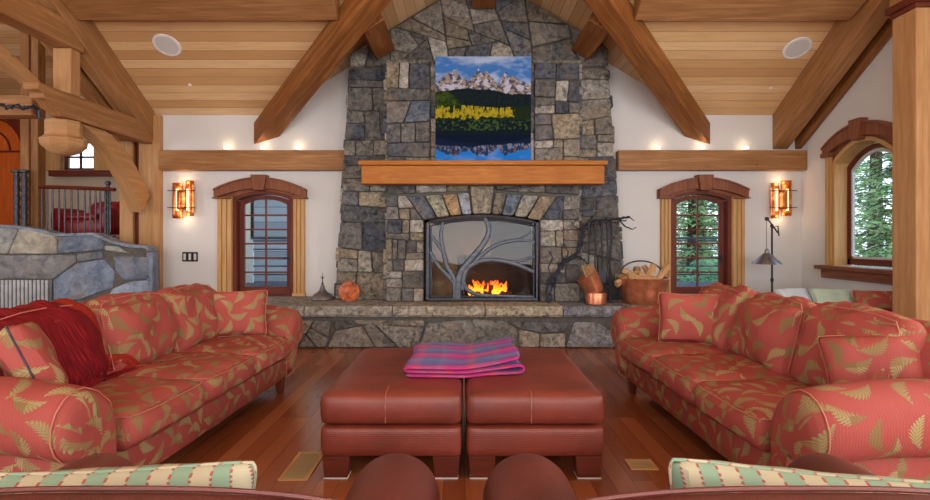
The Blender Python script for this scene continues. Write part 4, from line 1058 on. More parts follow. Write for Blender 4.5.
# throw pillows on the sofas
throw_pillow('throw_pillow', (-2.20, 5.10, .57), (R(-22), 0, R(16)), .66, .48, .20, M['fern'], M['piping'], 'fern-print throw pillow at the far end of the left sofa', 'pillow', 'matching sofa throw pillows', 3)
throw_pillow('throw_pillow', (-2.32, 3.06, .57), (R(-22), R(5), R(125)), .62, .52, .22, M['fern'], M['iron_dark'], 'fern-print throw pillow with dark welt on the near end of left sofa', 'pillow', 'matching sofa throw pillows', 5)
throw_pillow('throw_pillow', (2.0, 4.74, .575), (R(-20), 0, R(-20)), .58, .48, .20, M['fern'], M['piping'], 'fern-print throw pillow at the far end of the right sofa', 'pillow', 'matching sofa throw pillows', 7)
throw_pillow('throw_pillow', (2.32, 2.98, .575), (R(-10), R(-12), R(-42)), .52, .42, .28, M['fern'], M['piping'], 'plump fern-print throw pillow at the near end of the right sofa', 'pillow', 'matching sofa throw pillows', 11)

# maroon throw draped over the near end of the left sofa back
def draped(name, root, grid_fn, nu, nv, m, off, label, cat, uvf):
    dg = []; vs = []; fs = []
    rm_ = root.matrix_basis
    for o in bpy.data.objects:
        if o.parent == root and o.type == 'MESH':
            b = len(vs); vs += [rm_ @ v.co for v in o.data.vertices]; fs += [tuple(b+k for k in p.vertices) for p in o.data.polygons]
    bvh = BVHTree.FromPolygons(vs, fs); mb = MB(); G = {}
    for j in range(nv+1):
        for i in range(nu+1):
            p, dr = grid_fn(i/nu, j/nv); p = rm_ @ p; dr = (rm_.to_3x3() @ dr).normalized()
            h = bvh.ray_cast(p, dr, 1.5); G[i, j] = (h[0] if h[0] else p+dr*.4)-dr*off
    for _ in range(3):
        H = {}
        for (i, j), p in G.items():
            nb = [G[k] for k in ((i-1, j), (i+1, j), (i, j-1), (i, j+1)) if k in G]; H[i, j] = p*.6+sum(nb, Vector())/len(nb)*.4
        G = H
    mb.grid(lambda u, v: G[round(u*nu), round(v*nv)]+Vector((0, 0, .012*math.sin(u*26+v*5)+.006*nz3((u*5, v*5, 1), 3))), nu, nv, uvf=uvf)
    o = mb.build(name, m, recalc=False, ang=80); so = o.modifiers.new('thick', 'SOLIDIFY'); so.thickness = .012; so.offset = 1
    return tag(o, label, cat)
def gf(u, v):     # v from behind the backrest over the top and down the front, onto the seat; u along the sofa
    L0 = -1.34+.5*u
    path = [(.62, .93), (.5, 1.12), (.36, 1.20), (.22, 1.16), (.05, 1.0), (-.05, .85), (-.14, .75), (-.3, .72)]
    t_ = v*(len(path)-1); i = min(int(t_), len(path)-2); a = t_-i
    y = path[i][0]+(path[i+1][0]-path[i][0])*a; z = path[i][1]+(path[i+1][1]-path[i][1])*a
    x = L0+.72*v*u
    c = Vector((x, .33, .42)); p = Vector((x, y, z)); return p+(p-c).normalized()*.15, (c-p)
draped('throw_blanket', LS, gf, 30, 40, M['chenille'], .022, 'dark red chenille throw draped over the back of left sofa', 'blanket', lambda u, v: (u, v))

# ------------------------------------------------------------------ ottomans
def ottoman(x0, x1, label, seam):
    y0, y1 = 3.36, 4.86; xc, yc = (x0+x1)/2, (y0+y1)/2; r_ = empty('ottoman', (xc, yc, 0)); tag(r_, label, 'ottoman', 'pair of leather ottomans')
    mb = MB(); soft_box(mb, (xc, yc, .44), (x1-x0, y1-y0, .20), .05, (.004, .004, .01), (10, 14, 4), .003, 1); weld(mb.build('top_cushion', M['leather'], r_))
    mb = MB(); soft_box(mb, (xc, yc, .2375), (x1-x0-.01, y1-y0-.01, .19), .03, (.004, .004, 0), (10, 14, 4), .002, 2); weld(mb.build('base_box', M['leather_grid'], r_))
    mb = MB()
    mb.tube([(seam, y0-.001, .36), (seam, y0-.001, .50), (seam, y0+.012, .53), (seam, y0+.04, .543), (seam, y0+.4, .547), (seam, y1-.3, .547), (seam, y1-.03, .54)], .003, 6)
    mb.build('stitched_seam', M['thread'], r_)
    for sx in (x0+.10, x1-.10):
        for sy in (y0+.08, y1-.08):
            mb = MB(); mb.box(sx-.085, sx+.085, sy-.06, sy+.06, .008, .145, taper=.86); lg = mb.build('leg', M['mahog'], r_, bev=.004)
            mb = MB(); mb.box(sx-.075, sx+.075, sy-.054, sy+.054, 0.001, .008); mb.build('glide', M['white'], lg)
ottoman(-.905, -.012, 'red brown leather ottoman, the left one of the pair', -.49)
ottoman(.012, .885, 'red brown leather ottoman, the right one of the pair', .42)
# folded plaid blanket (three layers, loops at the sides)
mb = MB(); path = []
def lay(xa, xb, z, n=16):
    for i in range(n+1):
        x = xa+(xb-xa)*i/n; path.append((x, z-.012*math.exp(-(x/.09)**2)))
lay(-.41, .37, .560); path += [(.405, .566), (.412, .577), (.40, .586)]; lay(.36, -.375, .588); path += [(-.40, .594), (-.405, .604), (-.395, .612)]; lay(-.36, .395, .616)
path = [(x, z+(.05*max(0, (x-.05)/.35)**1.5*((z-.55)/.066) if x > .05 else 0)) for x, z in path]
acc = [0]
for a, b in zip(path, path[1:]): acc.append(acc[-1]+math.hypot(a[0]-b[0], a[1]-b[1]))
NV = 24; n = len(path)-1
def bl(u, v):
    i = round(u*n); x, z = path[i]; y = 3.74+.90*v
    tz = (z-.55)*.8
    return Vector((x*(1-.02*v)+.012*math.sin(v*9+i*.1), y+(.03*math.sin(x*7) if v < .1 else 0)+.02*nz3((x, v, 1), 4)*(1-v), z+tz*(.15*nz3((x*2, v*3, 2), 2)+.25*math.sin(v*3.1))))
mb.grid(bl, n, NV, uvf=lambda u, v: (acc[round(u*n)], v*.9))
o = mb.build('plaid_blanket', M['plaid'], recalc=False, ang=80); so = o.modifiers.new('t', 'SOLIDIFY'); so.thickness = .017; so.offset = 0
so = o.modifiers.new('s', 'SUBSURF'); so.levels = 1; so.render_levels = 1
tag(o, 'folded pink, purple and teal plaid blanket across both ottomans', 'blanket')

# ------------------------------------------------------------------ leather club chairs in the foreground
def club_chair(xc, label):
    r_ = empty('club_chair', (xc, 1.75, 0)); tag(r_, label, 'armchair', 'leather club chairs facing the fire')
    lt = M['club']; ax = .575
    for s_ in (-1, 1):
        mb = MB(); x = xc+s_*ax; n = 20; rows = []
        ysn = [1.34, 1.4, 1.6, 1.8, 2.0, 2.10, 2.15, 2.165]; kk = [1, 1, 1, 1, 1, .98, .9, .7]
        prof = [(.135, .12), (.14, .45)]+[(.178*math.cos(R(a)), .50+.178*math.sin(R(a))) for a in range(-10, 191, 12)]+[(-.14, .45), (-.135, .12)]
        for y, k in zip(ysn, kk): rows.append([Vector((x+p[0]*k, y, .45+(p[1]-.45)*k)) for p in prof])
        m_ = len(prof); vs = [p for r in rows for p in r]; fs = [(i*m_+j, i*m_+(j+1) % m_, (i+1)*m_+(j+1) % m_, (i+1)*m_+j) for i in range(len(rows)-1) for j in range(m_)]+[tuple(range(m_)), tuple((len(rows)-1)*m_+j for j in range(m_))]
        mb.add(vs, fs); mb.build('arm', lt, r_, sub=1, ang=70)
    mb = MB(); N = 24; rows = []
    for i in range(N+1):
        a = 2*i/N-1; x = xc+a*.66; top = .906-.085*abs(a)**2.6-.05*max(0, abs(a)-.85)/.15; curve_ = .05*(1-a*a)
        rows.append([Vector(p) for p in ((x, 1.22-curve_, .15), (x, 1.19-curve_, .6), (x, 1.19-curve_, top-.06), (x, 1.21-curve_, top-.012), (x, 1.27-curve_, top+.004), (x, 1.34-curve_, top-.004), (x, 1.395-curve_, top-.035), (x, 1.42-curve_, top-.12), (x, 1.44-curve_, .4), (x, 1.44-curve_, .15))])
    m_ = len(rows[0]); vs = [p for r in rows for p in r]; fs = [(i*m_+j, i*m_+(j+1) % m_, (i+1)*m_+(j+1) % m_, (i+1)*m_+j) for i in range(N) for j in range(m_)]+[tuple(range(m_)), tuple(N*m_+j for j in range(m_))]
    mb.add(vs, fs); bk = mb.build('backrest', lt, r_, sub=1, ang=70)
    mb = MB(); mb.tube([r[5]+Vector((0, .004, .002)) for r in rows], .007, 6); mb.build('welt', lt, bk)
    mb = MB(); soft_box(mb, (xc, 1.79, .24), (.9, .72, .22), .03, (0, 0, 0), (6, 5, 3), .001); weld(mb.build('seat_base', lt, r_))
    mb = MB(); soft_box(mb, (xc, 1.80, .415), (.80, .72, .13), .05, (0, 0, .02), (6, 5, 3), .002); weld(mb.build('seat_cushion', lt, r_))
    for sx in (-1, 1):
        for y in (1.3, 2.06):
            mb = MB(); x = xc+sx*.54; mb.box(x-.035, x+.035, y-.035, y+.035, .002, .14, taper=.7); mb.build('leg', M['mahog'], r_, bev=.004)
club_chair(-.84, 'red brown leather club chair seen from behind at bottom left')
club_chair(.82, 'red brown leather club chair seen from behind at bottom right')
throw_pillow('striped_cushion', (-1.0, 1.56, .52), (R(6), R(-2), R(2)), .88, .345, .14, M['ticking'], M['ticking'], 'green and cream striped cushion in the left leather chair', 'cushion', 'striped chair cushions', 2)
throw_pillow('striped_cushion', (1.0, 1.55, .515), (R(6), R(4), R(-3)), .92, .345, .14, M['ticking'], M['ticking'], 'green and cream striped cushion in the right leather chair', 'cushion', 'striped chair cushions', 4)

# floor registers
for (x0, x1, y0, y1, lab) in ((-1.16, -.975, 3.36, 3.80, 'left'), (1.09, 1.27, 3.52, 3.68, 'right')):
    r_ = empty('floor_vent', ((x0+x1)/2, (y0+y1)/2, 0)); tag(r_, 'cream metal floor vent beside the %s ottoman' % lab, 'floor vent')
    mb = MB(); t_ = .022
    for b in ((x0, x1, y0, y0+t_), (x0, x1, y1-t_, y1), (x0, x0+t_, y0+t_, y1-t_), (x1-t_, x1, y0+t_, y1-t_)): mb.box(b[0], b[1], b[2], b[3], .001, .008)
    mb.build('rim', M['pine'], r_)
    mb = MB(); mb.box(x0+t_, x1-t_, y0+t_, y1-t_, .0005, .003)
    k_ = x0+t_+.01
    while k_ < x1-t_-.01: mb.box(k_, k_+.006, y0+t_, y1-t_, .003, .007); k_ += .014
    mb.build('slats', M['brass'], r_)

# ------------------------------------------------------------------ things on the hearth
# pewter dome
x = X(322.5, 8.25); r_ = empty('pewter_lantern', (x, 8.25, HZ)); tag(r_, 'pewter dome with tall pointed finial at left end of hearth', 'ornament')
mb = MB(); mb.lathe([(.165, 0.002), (.175, .02), (.165, .05), (.13, .09), (.08, .12), (.05, .15), (.035, .2), (.02, .235)], (x, 8.25, HZ), 28); mb.build('dome', M['pewter'], r_)
mb = MB(); mb.lathe([(.012, .235), (.02, .25), (.008, .27), (.006, .32), (.016, .335), (.006, .35), (.002, .42)], (x, 8.25, HZ), 10); mb.tube([(x-.03, 8.25, HZ+.35), (x+.03, 8.25, HZ+.35)], .005, 6); mb.build('finial', M['iron_dark'], r_)
# copper disk on a little stand
x = X(348.5, 8.1); r_ = empty('copper_plate', (x, 8.12, HZ)); tag(r_, 'round orange copper dish propped against the chimney stones', 'dish')
Mx = Matrix.Translation((x, 8.15, HZ+.135)) @ Matrix.Rotation(R(78), 4, 'X')
mb = MB(); mb.lathe([(.0, .004), (.10, .004), (.115, .012), (.155, .016), (.16, .010), (.155, .0), (0.0, -.006)], (0, 0, 0), 30, Mx); mb.build('dish', M['dish'], r_)
mb = MB(); mb.tube([(x-.06, 8.08, HZ+.004), (x-.05, 8.13, HZ+.02), (x-.04, 8.20, HZ+.10)], .007, 6); mb.tube([(x+.06, 8.08, HZ+.004), (x+.05, 8.13, HZ+.02), (x+.04, 8.20, HZ+.10)], .007, 6); mb.build('stand', M['iron_dark'], r_)
# copper kindling bucket
yb_ = 7.72; s = F/yb_; x = X(596, yb_); z0 = HZ+.002; r_ = empty('copper_vessel', (x, yb_, z0)); tag(r_, 'small copper vessel with a tilted cup holding long matches', 'vessel')
mb = MB(); mb.lathe([(.135, 0), (.145, .01), (.145, .15), (.14, .165), (.13, .165)], (x, yb_, z0), 26); mb.build('base', M['copper'], r_)
Mx = Matrix.Translation((x, yb_, z0+.165)) @ Matrix.Rotation(R(-28), 4, 'Y')
mb = MB(); mb.lathe([(.11, .0), (.135, .06), (.155, .26), (.165, .275), (.15, .275), (.13, .22), (.09, .04)], (0, 0, 0), 26, Mx); mb.build('tilted_cup', M['copper'], r_)
rnd = random.Random(2); mb = MB()
for i in range(60):
    a = rnd.uniform(0, 6.28); q1 = rnd.uniform(0, .07); mb.tube([Mx @ Vector((q1*math.cos(a)+.03, q1*math.sin(a), .05)), Mx @ Vector((q1*1.1*math.cos(a)+.07, q1*1.1*math.sin(a), .32+rnd.uniform(0, .1)))], .006, 5)
tag(mb.build('long_matches', M['kindling']), 'bundle of pale long matches standing in the copper vessel', 'matches', kind='stuff')
# copper log bucket
yb_ = 7.86; x = X(643, yb_); r_ = empty('log_bucket', (x, yb_, HZ)); tag(r_, 'large copper bucket with arched handle full of split firewood', 'bucket')
mb = MB(); mb.lathe([(.26, .002), (.28, .02), (.31, .14), (.355, .34), (.37, .365), (.36, .37), (.34, .34), (.27, .05), (.0, .04)], (x, yb_, HZ), 36); b_ = mb.build('bucket_body', M['copper'], r_)
mb = MB(); mb.tube([(x-.35*math.cos(a), yb_+.10, HZ+.34+.36*math.sin(a)*.75) for a in [math.pi*i/20 for i in range(21)]], .012, 8); mb.build('handle', M['iron'], r_)
rnd = random.Random(21)
def firewood(c, d, L, r, label, sq=True):
    mb = MB(); c = Vector(c); d = Vector(d).normalized(); o1 = d.orthogonal().normalized(); o2 = d.cross(o1)
    n = 5; angs = sorted(rnd.uniform(0, 6.28) for _ in range(n)); prof = [(r*math.cos(k*6.283/n+rnd.uniform(-.3, .3)), r*math.sin(k*6.283/n+rnd.uniform(-.3, .3))) for k in range(n)]
    vs = []; st = 4
    for i in range(st+1):
        for p in prof: j = 1+rnd.uniform(-.08, .08); vs.append(c+d*L*(i/st-.5)+o1*p[0]*j+o2*p[1]*j)
    fs = [(i*n+k, i*n+(k+1) % n, (i+1)*n+(k+1) % n, (i+1)*n+k) for i in range(st) for k in range(n)]+[tuple(range(n)), tuple(st*n+k for k in range(n))]
    uv = [[(i*.2, k*.1), (i*.2, k*.1+.1), (i*.2+.2, k*.1+.1), (i*.2+.2, k*.1)] for i in range(st) for k in range(n)]+[[(p[0], p[1]) for p in prof]]*2
    mb.add(vs, fs, uv); tag(mb.build('firewood', M['kindling'], smooth=False), label, 'firewood', 'split firewood in the copper bucket')
zb_ = HZ+.28
for c, d, L, r, lab in [((x-.24, yb_-.02, zb_+.08), (.5, .2, .2), .42, .05, 'leftmost piece of split firewood sticking over bucket rim'),
    ((x-.14, yb_-.10, zb_+.12), (-.7, .3, .35), .38, .045, 'firewood piece leaning left at the front of the bucket'),
    ((x-.05, yb_+.08, zb_+.14), (.2, .9, .3), .4, .055, 'thick firewood piece at the middle back of the bucket'),
    ((x-.04, yb_-.16, zb_+.06), (.9, .1, .1), .36, .04, 'firewood piece lying flat at the front of the bucket'),
    ((x+.08, yb_-.05, zb_+.13), (.4, .2, .8), .34, .045, 'short upright firewood piece in the centre of bucket'),
    ((x+.19, yb_-.08, zb_+.08), (.75, .1, .9), .46, .042, 'long pale firewood stick leaning right out of the bucket'),
    ((x+.26, yb_+.06, zb_+.09), (.6, .0, .9), .46, .05, 'rightmost split firewood stick, behind the long one'),
    ((x+.06, yb_+.02, zb_-.04), (1, .2, .0), .46, .05, 'firewood piece low in the middle of the bucket'),
    ((x-.16, yb_+.12, zb_+.10), (.8, -.5, .1), .4, .05, 'firewood piece low at the back left of the bucket'),
    ((x-.20, yb_-.12, zb_+.07), (-.3, .2, .9), .22, .04, 'stubby upright firewood piece at the front left rim'),
    ((x+.14, yb_+.10, zb_+.12), (-.5, .2, .8), .34, .04, 'firewood stick leaning left at the back right of the bucket'),
    ((x+.02, yb_-.14, zb_+.11), (-.8, .1, .35), .26, .035, 'small firewood piece on top at the front middle of bucket')]: firewood(c, d, L, r, lab)
# wrought iron twig fire tool stand
ys = 7.94; s = F/ys
st = empty('fire_tool_stand', (X(590, ys), ys, HZ)); tag(st, 'wrought iron fire tool stand shaped like a twisted branch', 'tool stand')
def gg(px, py, dy=0): return Vector(((px-464)/s, ys+dy-.02, EYE+(240-py)/s))
rnd = random.Random(8); mb = MB()
def twig(pts, r0, r1, kn=.012):
    P_ = [gg(*p) for p in pts]; P_ = [P_[0]*2-P_[1]]+P_+[P_[-1]*2-P_[-2]]; out = []
    for i in range(len(P_)-3):
        for k in range(6):
            t_ = k/6; a, b, c, d = P_[i:i+4]; out.append(0.5*((2*b)+(c-a)*t_+(2*a-5*b+4*c-d)*t_*t_+(3*b-a-3*c+d)*t_**3)+Vector((rnd.uniform(-kn, kn), rnd.uniform(-kn, kn)*.5, rnd.uniform(-kn, kn))))
    out.append(P_[-2]); n = len(out); mb.tube(out, [(r0+(r1-r0)*i/(n-1))*rnd.uniform(.8, 1.25) for i in range(n)], 6)
twig([(547, 301, -.05), (549, 288), (554, 275), (563, 263), (575, 255), (580, 243), (581, 228)], .036, .03, .018); twig([(550, 300, -.02), (552, 286), (557, 274), (566, 261), (577, 253), (582, 241), (584, 228)], .018, .014, .02)
twig([(580, 240), (581, 228), (590, 222), (604, 220), (618, 219), (629, 217)], .028, .018, .016); twig([(584, 230), (592, 225), (604, 223), (616, 223), (626, 220)], .014, .010, .02); twig([(553, 278), (548, 268), (552, 258), (548, 250)], .014, .006, .006)
twig([(563, 263), (568, 252), (562, 247)], .012, .005, .005); twig([(575, 255), (585, 262), (590, 275), (588, 290)], .016, .010)
twig([(618, 219), (624, 226), (632, 229), (636, 227)], .012, .006, .006); twig([(629, 217), (634, 221)], .01, .005, .004); twig([(590, 222), (594, 214), (600, 212)], .012, .005, .005)
twig([(604, 220), (609, 213)], .009, .004, .004); twig([(582, 232), (574, 226), (570, 220)], .010, .004, .005)
mb.build('branch_frame', M['iron_dark'], st)
mb = MB(); twig([(610, 221), (611, 240), (609, 262), (611, 282), (609, 301, -.04)], .018, .016, .005); mb.build('rear_post', M['iron_dark'], st)
mb = MB(); a = gg(547, 302, -.08); mb.box(gg(584, 0).x, gg(613, 0).x, ys-.10, ys+.0, HZ+.001, HZ+.014); mb.build('foot_plate', M['iron_dark'], st)
def tool(px, kind, label):
    dy = -.06; r_ = empty('fire_tool', gg(px, 224, dy)); tag(r_, label, 'fire tool', 'fire tools on the stand')
    mb = MB(); pts = [gg(px, 222+i*6, dy)+Vector((.006*math.sin(i*1.7), 0, 0)) for i in range(9)]; mb.tube(pts, .013, 6); h = gg(px, 222, dy)
    mb.tube([h+Vector((.018*math.sin(a*.7), 0, .018+.018*math.cos(a*.7+3.14))) for a in range(10)], .006, 6)
    mb.tube([pts[0], pts[0]-Vector((0, 0, .05)), pts[0]-Vector((0, 0, .12)), pts[0]-Vector((0, 0, .17))], [.012, .022, .02, .012], 7)
    mb.build('shaft', M['iron_dark'], r_); e = pts[-1]; mb = MB()
    if kind == 'shovel': mb.prism([(e.x-.05, e.z-.17), (e.x+.05, e.z-.17), (e.x+.055, e.z-.02), (e.x+.02, e.z+.01), (e.x-.02, e.z+.01), (e.x-.055, e.z-.02)], e.y-.006, e.y+.006); nm = 'blade'
    elif kind == 'brush': mb.lathe([(.02, .0), (.03, -.02), (.045, -.15), (.04, -.16)], tuple(e), 12); nm = 'bristles'
    elif kind == 'poker': mb.tube([e, e-Vector((0, 0, .1)), e-Vector((.0, 0, .17))], [.008, .008, .002], 6); mb.tube([e-Vector((0, 0, .09)), e-Vector((-.04, 0, .12)), e-Vector((-.04, 0, .15))], .005, 6); nm = 'hook'
    else:
        mb.tube([e, e-Vector((.02, 0, .06)), e-Vector((.005, 0, .15))], .006, 6); mb.tube([e, e-Vector((-.02, 0, .06)), e-Vector((-.005, 0, .15))], .006, 6); nm = 'jaws'
    mb.build(nm, M['iron_dark'], r_)
tool(587.5, 'poker', 'iron fire poker, the leftmost tool hanging on the stand'); tool(594, 'brush', 'iron handled hearth brush hanging second from the left')
tool(600.5, 'shovel', 'iron fire shovel hanging between brush and tongs'); tool(606, 'tongs', 'iron fire tongs, the rightmost tool on the stand')

# ------------------------------------------------------------------ floor lamp, right
yl = 8.33; s = F/yl
def gl(px, py, dy=0): return Vector(((px-464)/s, yl+dy, EYE+(240-py)/s))
xl = gl(772, 0).x; yl2 = yl-.9
r_ = empty('floor_lamp', (4.72, 8.1, 0)); tag(r_, 'black pulley floor lamp with conical shade by the sconce', 'lamp')
yl = 8.1; s = F/yl; xl = gl(772, 0).x; zt = gl(0, 226).z
mb = MB(); mb.lathe([(.0, .003), (.15, .003), (.15, .02), (.05, .035), (.02, .05)], (4.62, 8.2, 0), 24)
mb = MB(); mb.tube([(xl, yl, .58), (xl, yl, 1.0), (xl, yl, zt)], .014, 10); [mb.lathe([(.014, -.03), (.024, -.01), (.024, .01), (.014, .03)], (xl, yl, z), 12) for z in (.9, 1.25, zt)]; mb.build('pole', M['iron_dark'], r_)
mb = MB(); mb.lathe([(.0, .585), (.17, .585), (.17, .60), (.05, .615), (.02, .64)], (xl, yl, 0), 24) if xl < HX[1]+.0 else mb.lathe([(.0, .003), (.17, .003), (.17, .02), (.05, .035), (.02, .6)], (xl, yl, 0), 24)
mb.build('base', M['iron_dark'], r_)
mb = MB(); mb.tube([gl(764.5, 217.5, -.05), gl(768, 222, -.05), gl(776, 233, -.05)], .012, 8); mb.tube([gl(771, 228), gl(776, 226, -.05), gl(777, 236, -.05)], .01, 8); mb.lathe([(.03, -.01), (.03, .01)], (0, 0, 0), 16, Matrix.Translation(gl(765, 219, -.05)) @ Matrix.Rotation(R(90), 4, 'X')); mb.build('pulley_arm', M['iron_dark'], r_)
mb = MB(); mb.tube([gl(764.5, 219, -.05), gl(764.5, 248, -.05)], .004, 6); mb.build('cord', M['black'], r_)
c_ = gl(765, 264, -.05); mb = MB(); mb.lathe([(.205, 0), (.2, .012), (.06, .15), (.035, .17), (.035, .2), (.015, .235), (.01, .235), (.03, .165), (.055, .145), (.195, .008)], tuple(c_), 32); mb.build('shade', M['pewter'], r_)

# ------------------------------------------------------------------ window seat and pillows behind the right sofa
r_ = empty('window_seat', (4.9, 7.0, 0)); tag(r_, 'upholstered window seat below the arched window behind right sofa', 'bench')
mb = MB(); mb.box(4.42, 5.46, 6.24, 7.42, .003, .42); mb.build('bench_box', M['pine'], r_, bev=.01)
mb = MB(); soft_box(mb, (4.94, 6.83, .52), (1.04, 1.18, .2), .05, (0, 0, .02), (8, 8, 4), .004, 4); weld(mb.build('seat_pad', M['fern'], r_))
throw_pillow('seat_pillow', (4.42, 7.1, .622), (R(-40), 0, R(12)), .5, .29, .14, M['fabric_blue'], M['fabric_blue'], 'pale blue pillow on the window seat, the leftmost', 'pillow', None, 1)
throw_pillow('seat_pillow', (4.80, 6.95, .622), (R(-32), 0, R(-6)), .56, .28, .15, M['fabric_green'], M['fabric_green'], 'sage green pillow in the middle of the window seat', 'pillow', None, 2)
throw_pillow('seat_pillow', (5.05, 6.6, .622), (R(-28), 0, R(-30)), .5, .28, .16, M['fern'], M['piping'], 'coral print pillow on the window seat under the window', 'pillow', None, 6)

# ------------------------------------------------------------------ stone wall, landing and stair hall on the left
sw = empty('low_stone_wall', (-6.5, 8.2, 0)); tag(sw, 'low blue grey stone wall with heavy lintel behind left sofa', 'wall')
YS = 8.12; s = F/YS
def w2(px, py): return ((px-466-3*max(0, min(1, px/150)))/s, EYE+(240-py)/s)
top = [w2(-120, 222), w2(0, 226), w2(20, 227), w2(45, 231), w2(62, 235), w2(98, 234), w2(118, 242), w2(136, 246), w2(152, 247), w2(155, 250)]
mb = MB(); mb.prism([(w2(-120, 0)[0], 0.003), (w2(154, 0)[0], .003)]+top[::-1], YS+.01, YS+.2); mb.build('wall_core', M['mortar'], sw, smooth=False)
mb = MB(); rnd = random.Random(4); tf = front(YS+.02)
def ws(pts, col): stone(mb, [w2(*p) for p in pts], tf, rnd, BLUE, (.03, .06), .004, colr=col)
ws([(-30, 254), (10, 254), (22, 228), (-30, 224)], (150, 152, 148)); ws([(11, 254), (61, 254), (61, 236), (42, 231), (23, 228)], (172, 168, 154)); ws([(62, 254), (108, 250), (109, 237), (98, 235), (62, 236)], (118, 130, 148))
ws([(109, 250), (152, 256), (152, 248), (136, 247), (118, 243), (110, 238)], (160, 164, 160)); ws([(-30, 279), (56, 279), (80, 262), (80, 255), (-30, 255)], (138, 140, 142))
ws([(81, 262), (108, 258), (108, 251), (81, 254)], (120, 130, 142)); ws([(58, 280), (81, 263), (108, 259), (119, 271), (117, 288), (84, 300), (58, 300)], (126, 140, 160)); ws([(109, 258), (124, 256), (153, 257), (153, 279), (122, 281), (120, 271)], (112, 122, 138))
ws([(118, 288), (122, 282), (153, 280), (154, 300), (86, 300)], (136, 150, 168))
facing(mb, [w2(-120, 254), w2(-31, 254), w2(-31, 226), w2(-120, 223)], tf, 90, .03, .1, BLUE); facing(mb, [(w2(57, 0)[0], .01), (w2(154, 0)[0], .01), w2(154, 301), w2(57, 301)], tf, 91, .03, .12, BLUE)
facing(mb, [(w2(-120, 0)[0], .01), (w2(-31, 0)[0], .01), w2(-31, 253), w2(-120, 253)], tf, 92, .03, .12, BLUE)
facing(mb, [(YS, .01), (YS+.2, .01), (YS+.2, 1.33), (YS, 1.33)], lambda u, v, h: (w2(154, 0)[0]-.02+h, u, v), 93, .03, .1, BLUE)
# rough coping over the top
tp = [w2(-120, 221)]+top[1:]
for i in range(len(tp)-1):
    a, b = tp[i], tp[i+1]; mb.add([(a[0], YS-.05, a[1]-.02), (b[0], YS-.05, b[1]-.02), (b[0], YS-.03, b[1]+.02), (a[0], YS-.03, a[1]+.02), (a[0], YS+.22, a[1]-.02), (b[0], YS+.22, b[1]-.02), (b[0], YS+.2, b[1]+.02), (a[0], YS+.2, a[1]+.02)],
        [(0, 1, 2, 3), (3, 2, 6, 7), (4, 7, 6, 5), (0, 4, 5, 1), (0, 3, 7, 4), (1, 5, 6, 2)], None, lin((128, 138, 152)))
mb.build('stone_facing', M['stone_calm'], sw, ang=50)
mb = MB(); mb.box(w2(-31, 0)[0], w2(55, 0)[0], YS-.01, YS+.02, .01, w2(0, 280)[1])
xx = w2(-31, 0)[0]
while xx < w2(55, 0)[0]-.04: mb.box(xx, xx+.045, YS-.04, YS-.01, .01, w2(0, 280)[1]); xx += .06
mb.build('slatted_opening', M['pewter'], sw)
# landing
mb = MB(); mb.box(-12.2, -5.63, 9.3, 12.7, 1.35, 1.55); structure('floor_landing', mb, M['tread'], smooth=False)
rl = empty('stair_railing', (-7.2, 9.9, 1.55)); tag(rl, 'curved landing railing with cherry handrail and iron balusters', 'railing')
yr = 9.9
def rc(px): return X(px, yr), yr+.5*((px-124)/100)**2*1.2-.25
pts = []
for i in range(17):
    px = 26+98*i/16; a = rc(px); pts.append(Vector((a[0], a[1], 2.50-.10*i/16)))
mb = MB(); mb.tube(pts, .035, 8); mb.build('handrail', M['rail'], rl)
mb = MB(); mb.tube([p-Vector((0, 0, .84)) for p in pts], .02, 6); mb.build('bottom_rail', M['iron_dark'], rl)
for px in (30, 40, 49, 59, 67, 76, 84, 92, 98, 104, 109, 114, 119):
    a = rc(px); p = Vector((a[0], a[1], 0)); mb = MB(); zt = 2.49-.1*(px-26)/98
    mb.tube([(p.x, p.y, 1.552), (p.x, p.y, 1.85), (p.x, p.y, 2.15), (p.x, p.y, zt)], [.012, .016, .016, .012], 6); mb.build('baluster', M['iron'], rl)
for px, zz in ((10, 2.78), (18, 2.78), (122, 2.5)):
    p = X(px, yr+.2); mb = MB(); pr = []; 
    for i in range(24): pr.append(((.05 if px < 50 else .035)+.010*math.sin(i*1.9), 1.552+(zz-1.56)*i/23))
    q0 = .09 if px < 50 else .05; mb.lathe(pr+[(q0, zz), (q0, zz+.04), (.02, zz+.06)], (p, yr+(.35 if px < 50 else -.2), 0), 10)
    tag(mb.build('newel_post', M['iron']), 'dark carved newel post at the %s of the landing railing' % {10: 'far left end', 18: 'left corner', 122: 'right end'}[px], 'post')
ht = empty('hall_timber', (X(32, 10.6), 10.6, 1.552)); tag(ht, 'upright timber post left of the hall window, behind railing', 'post')
mb = MB(); a = X(24, 10.6); b = X(42, 10.6); mb.box(a, a+.17, 10.5, 10.7, 1.552, az(10.6)-.05); mb.box(b-.14, b, 10.5, 10.7, 1.552, az(10.6)-.05); mb.build('boards', M['beam'], ht, bev=.01)
mb = MB(); mb.box(a+.171, b-.141, 10.56, 10.64, 1.552, az(10.6)-.07); mb.build('inner_panel', M['wall'], ht)
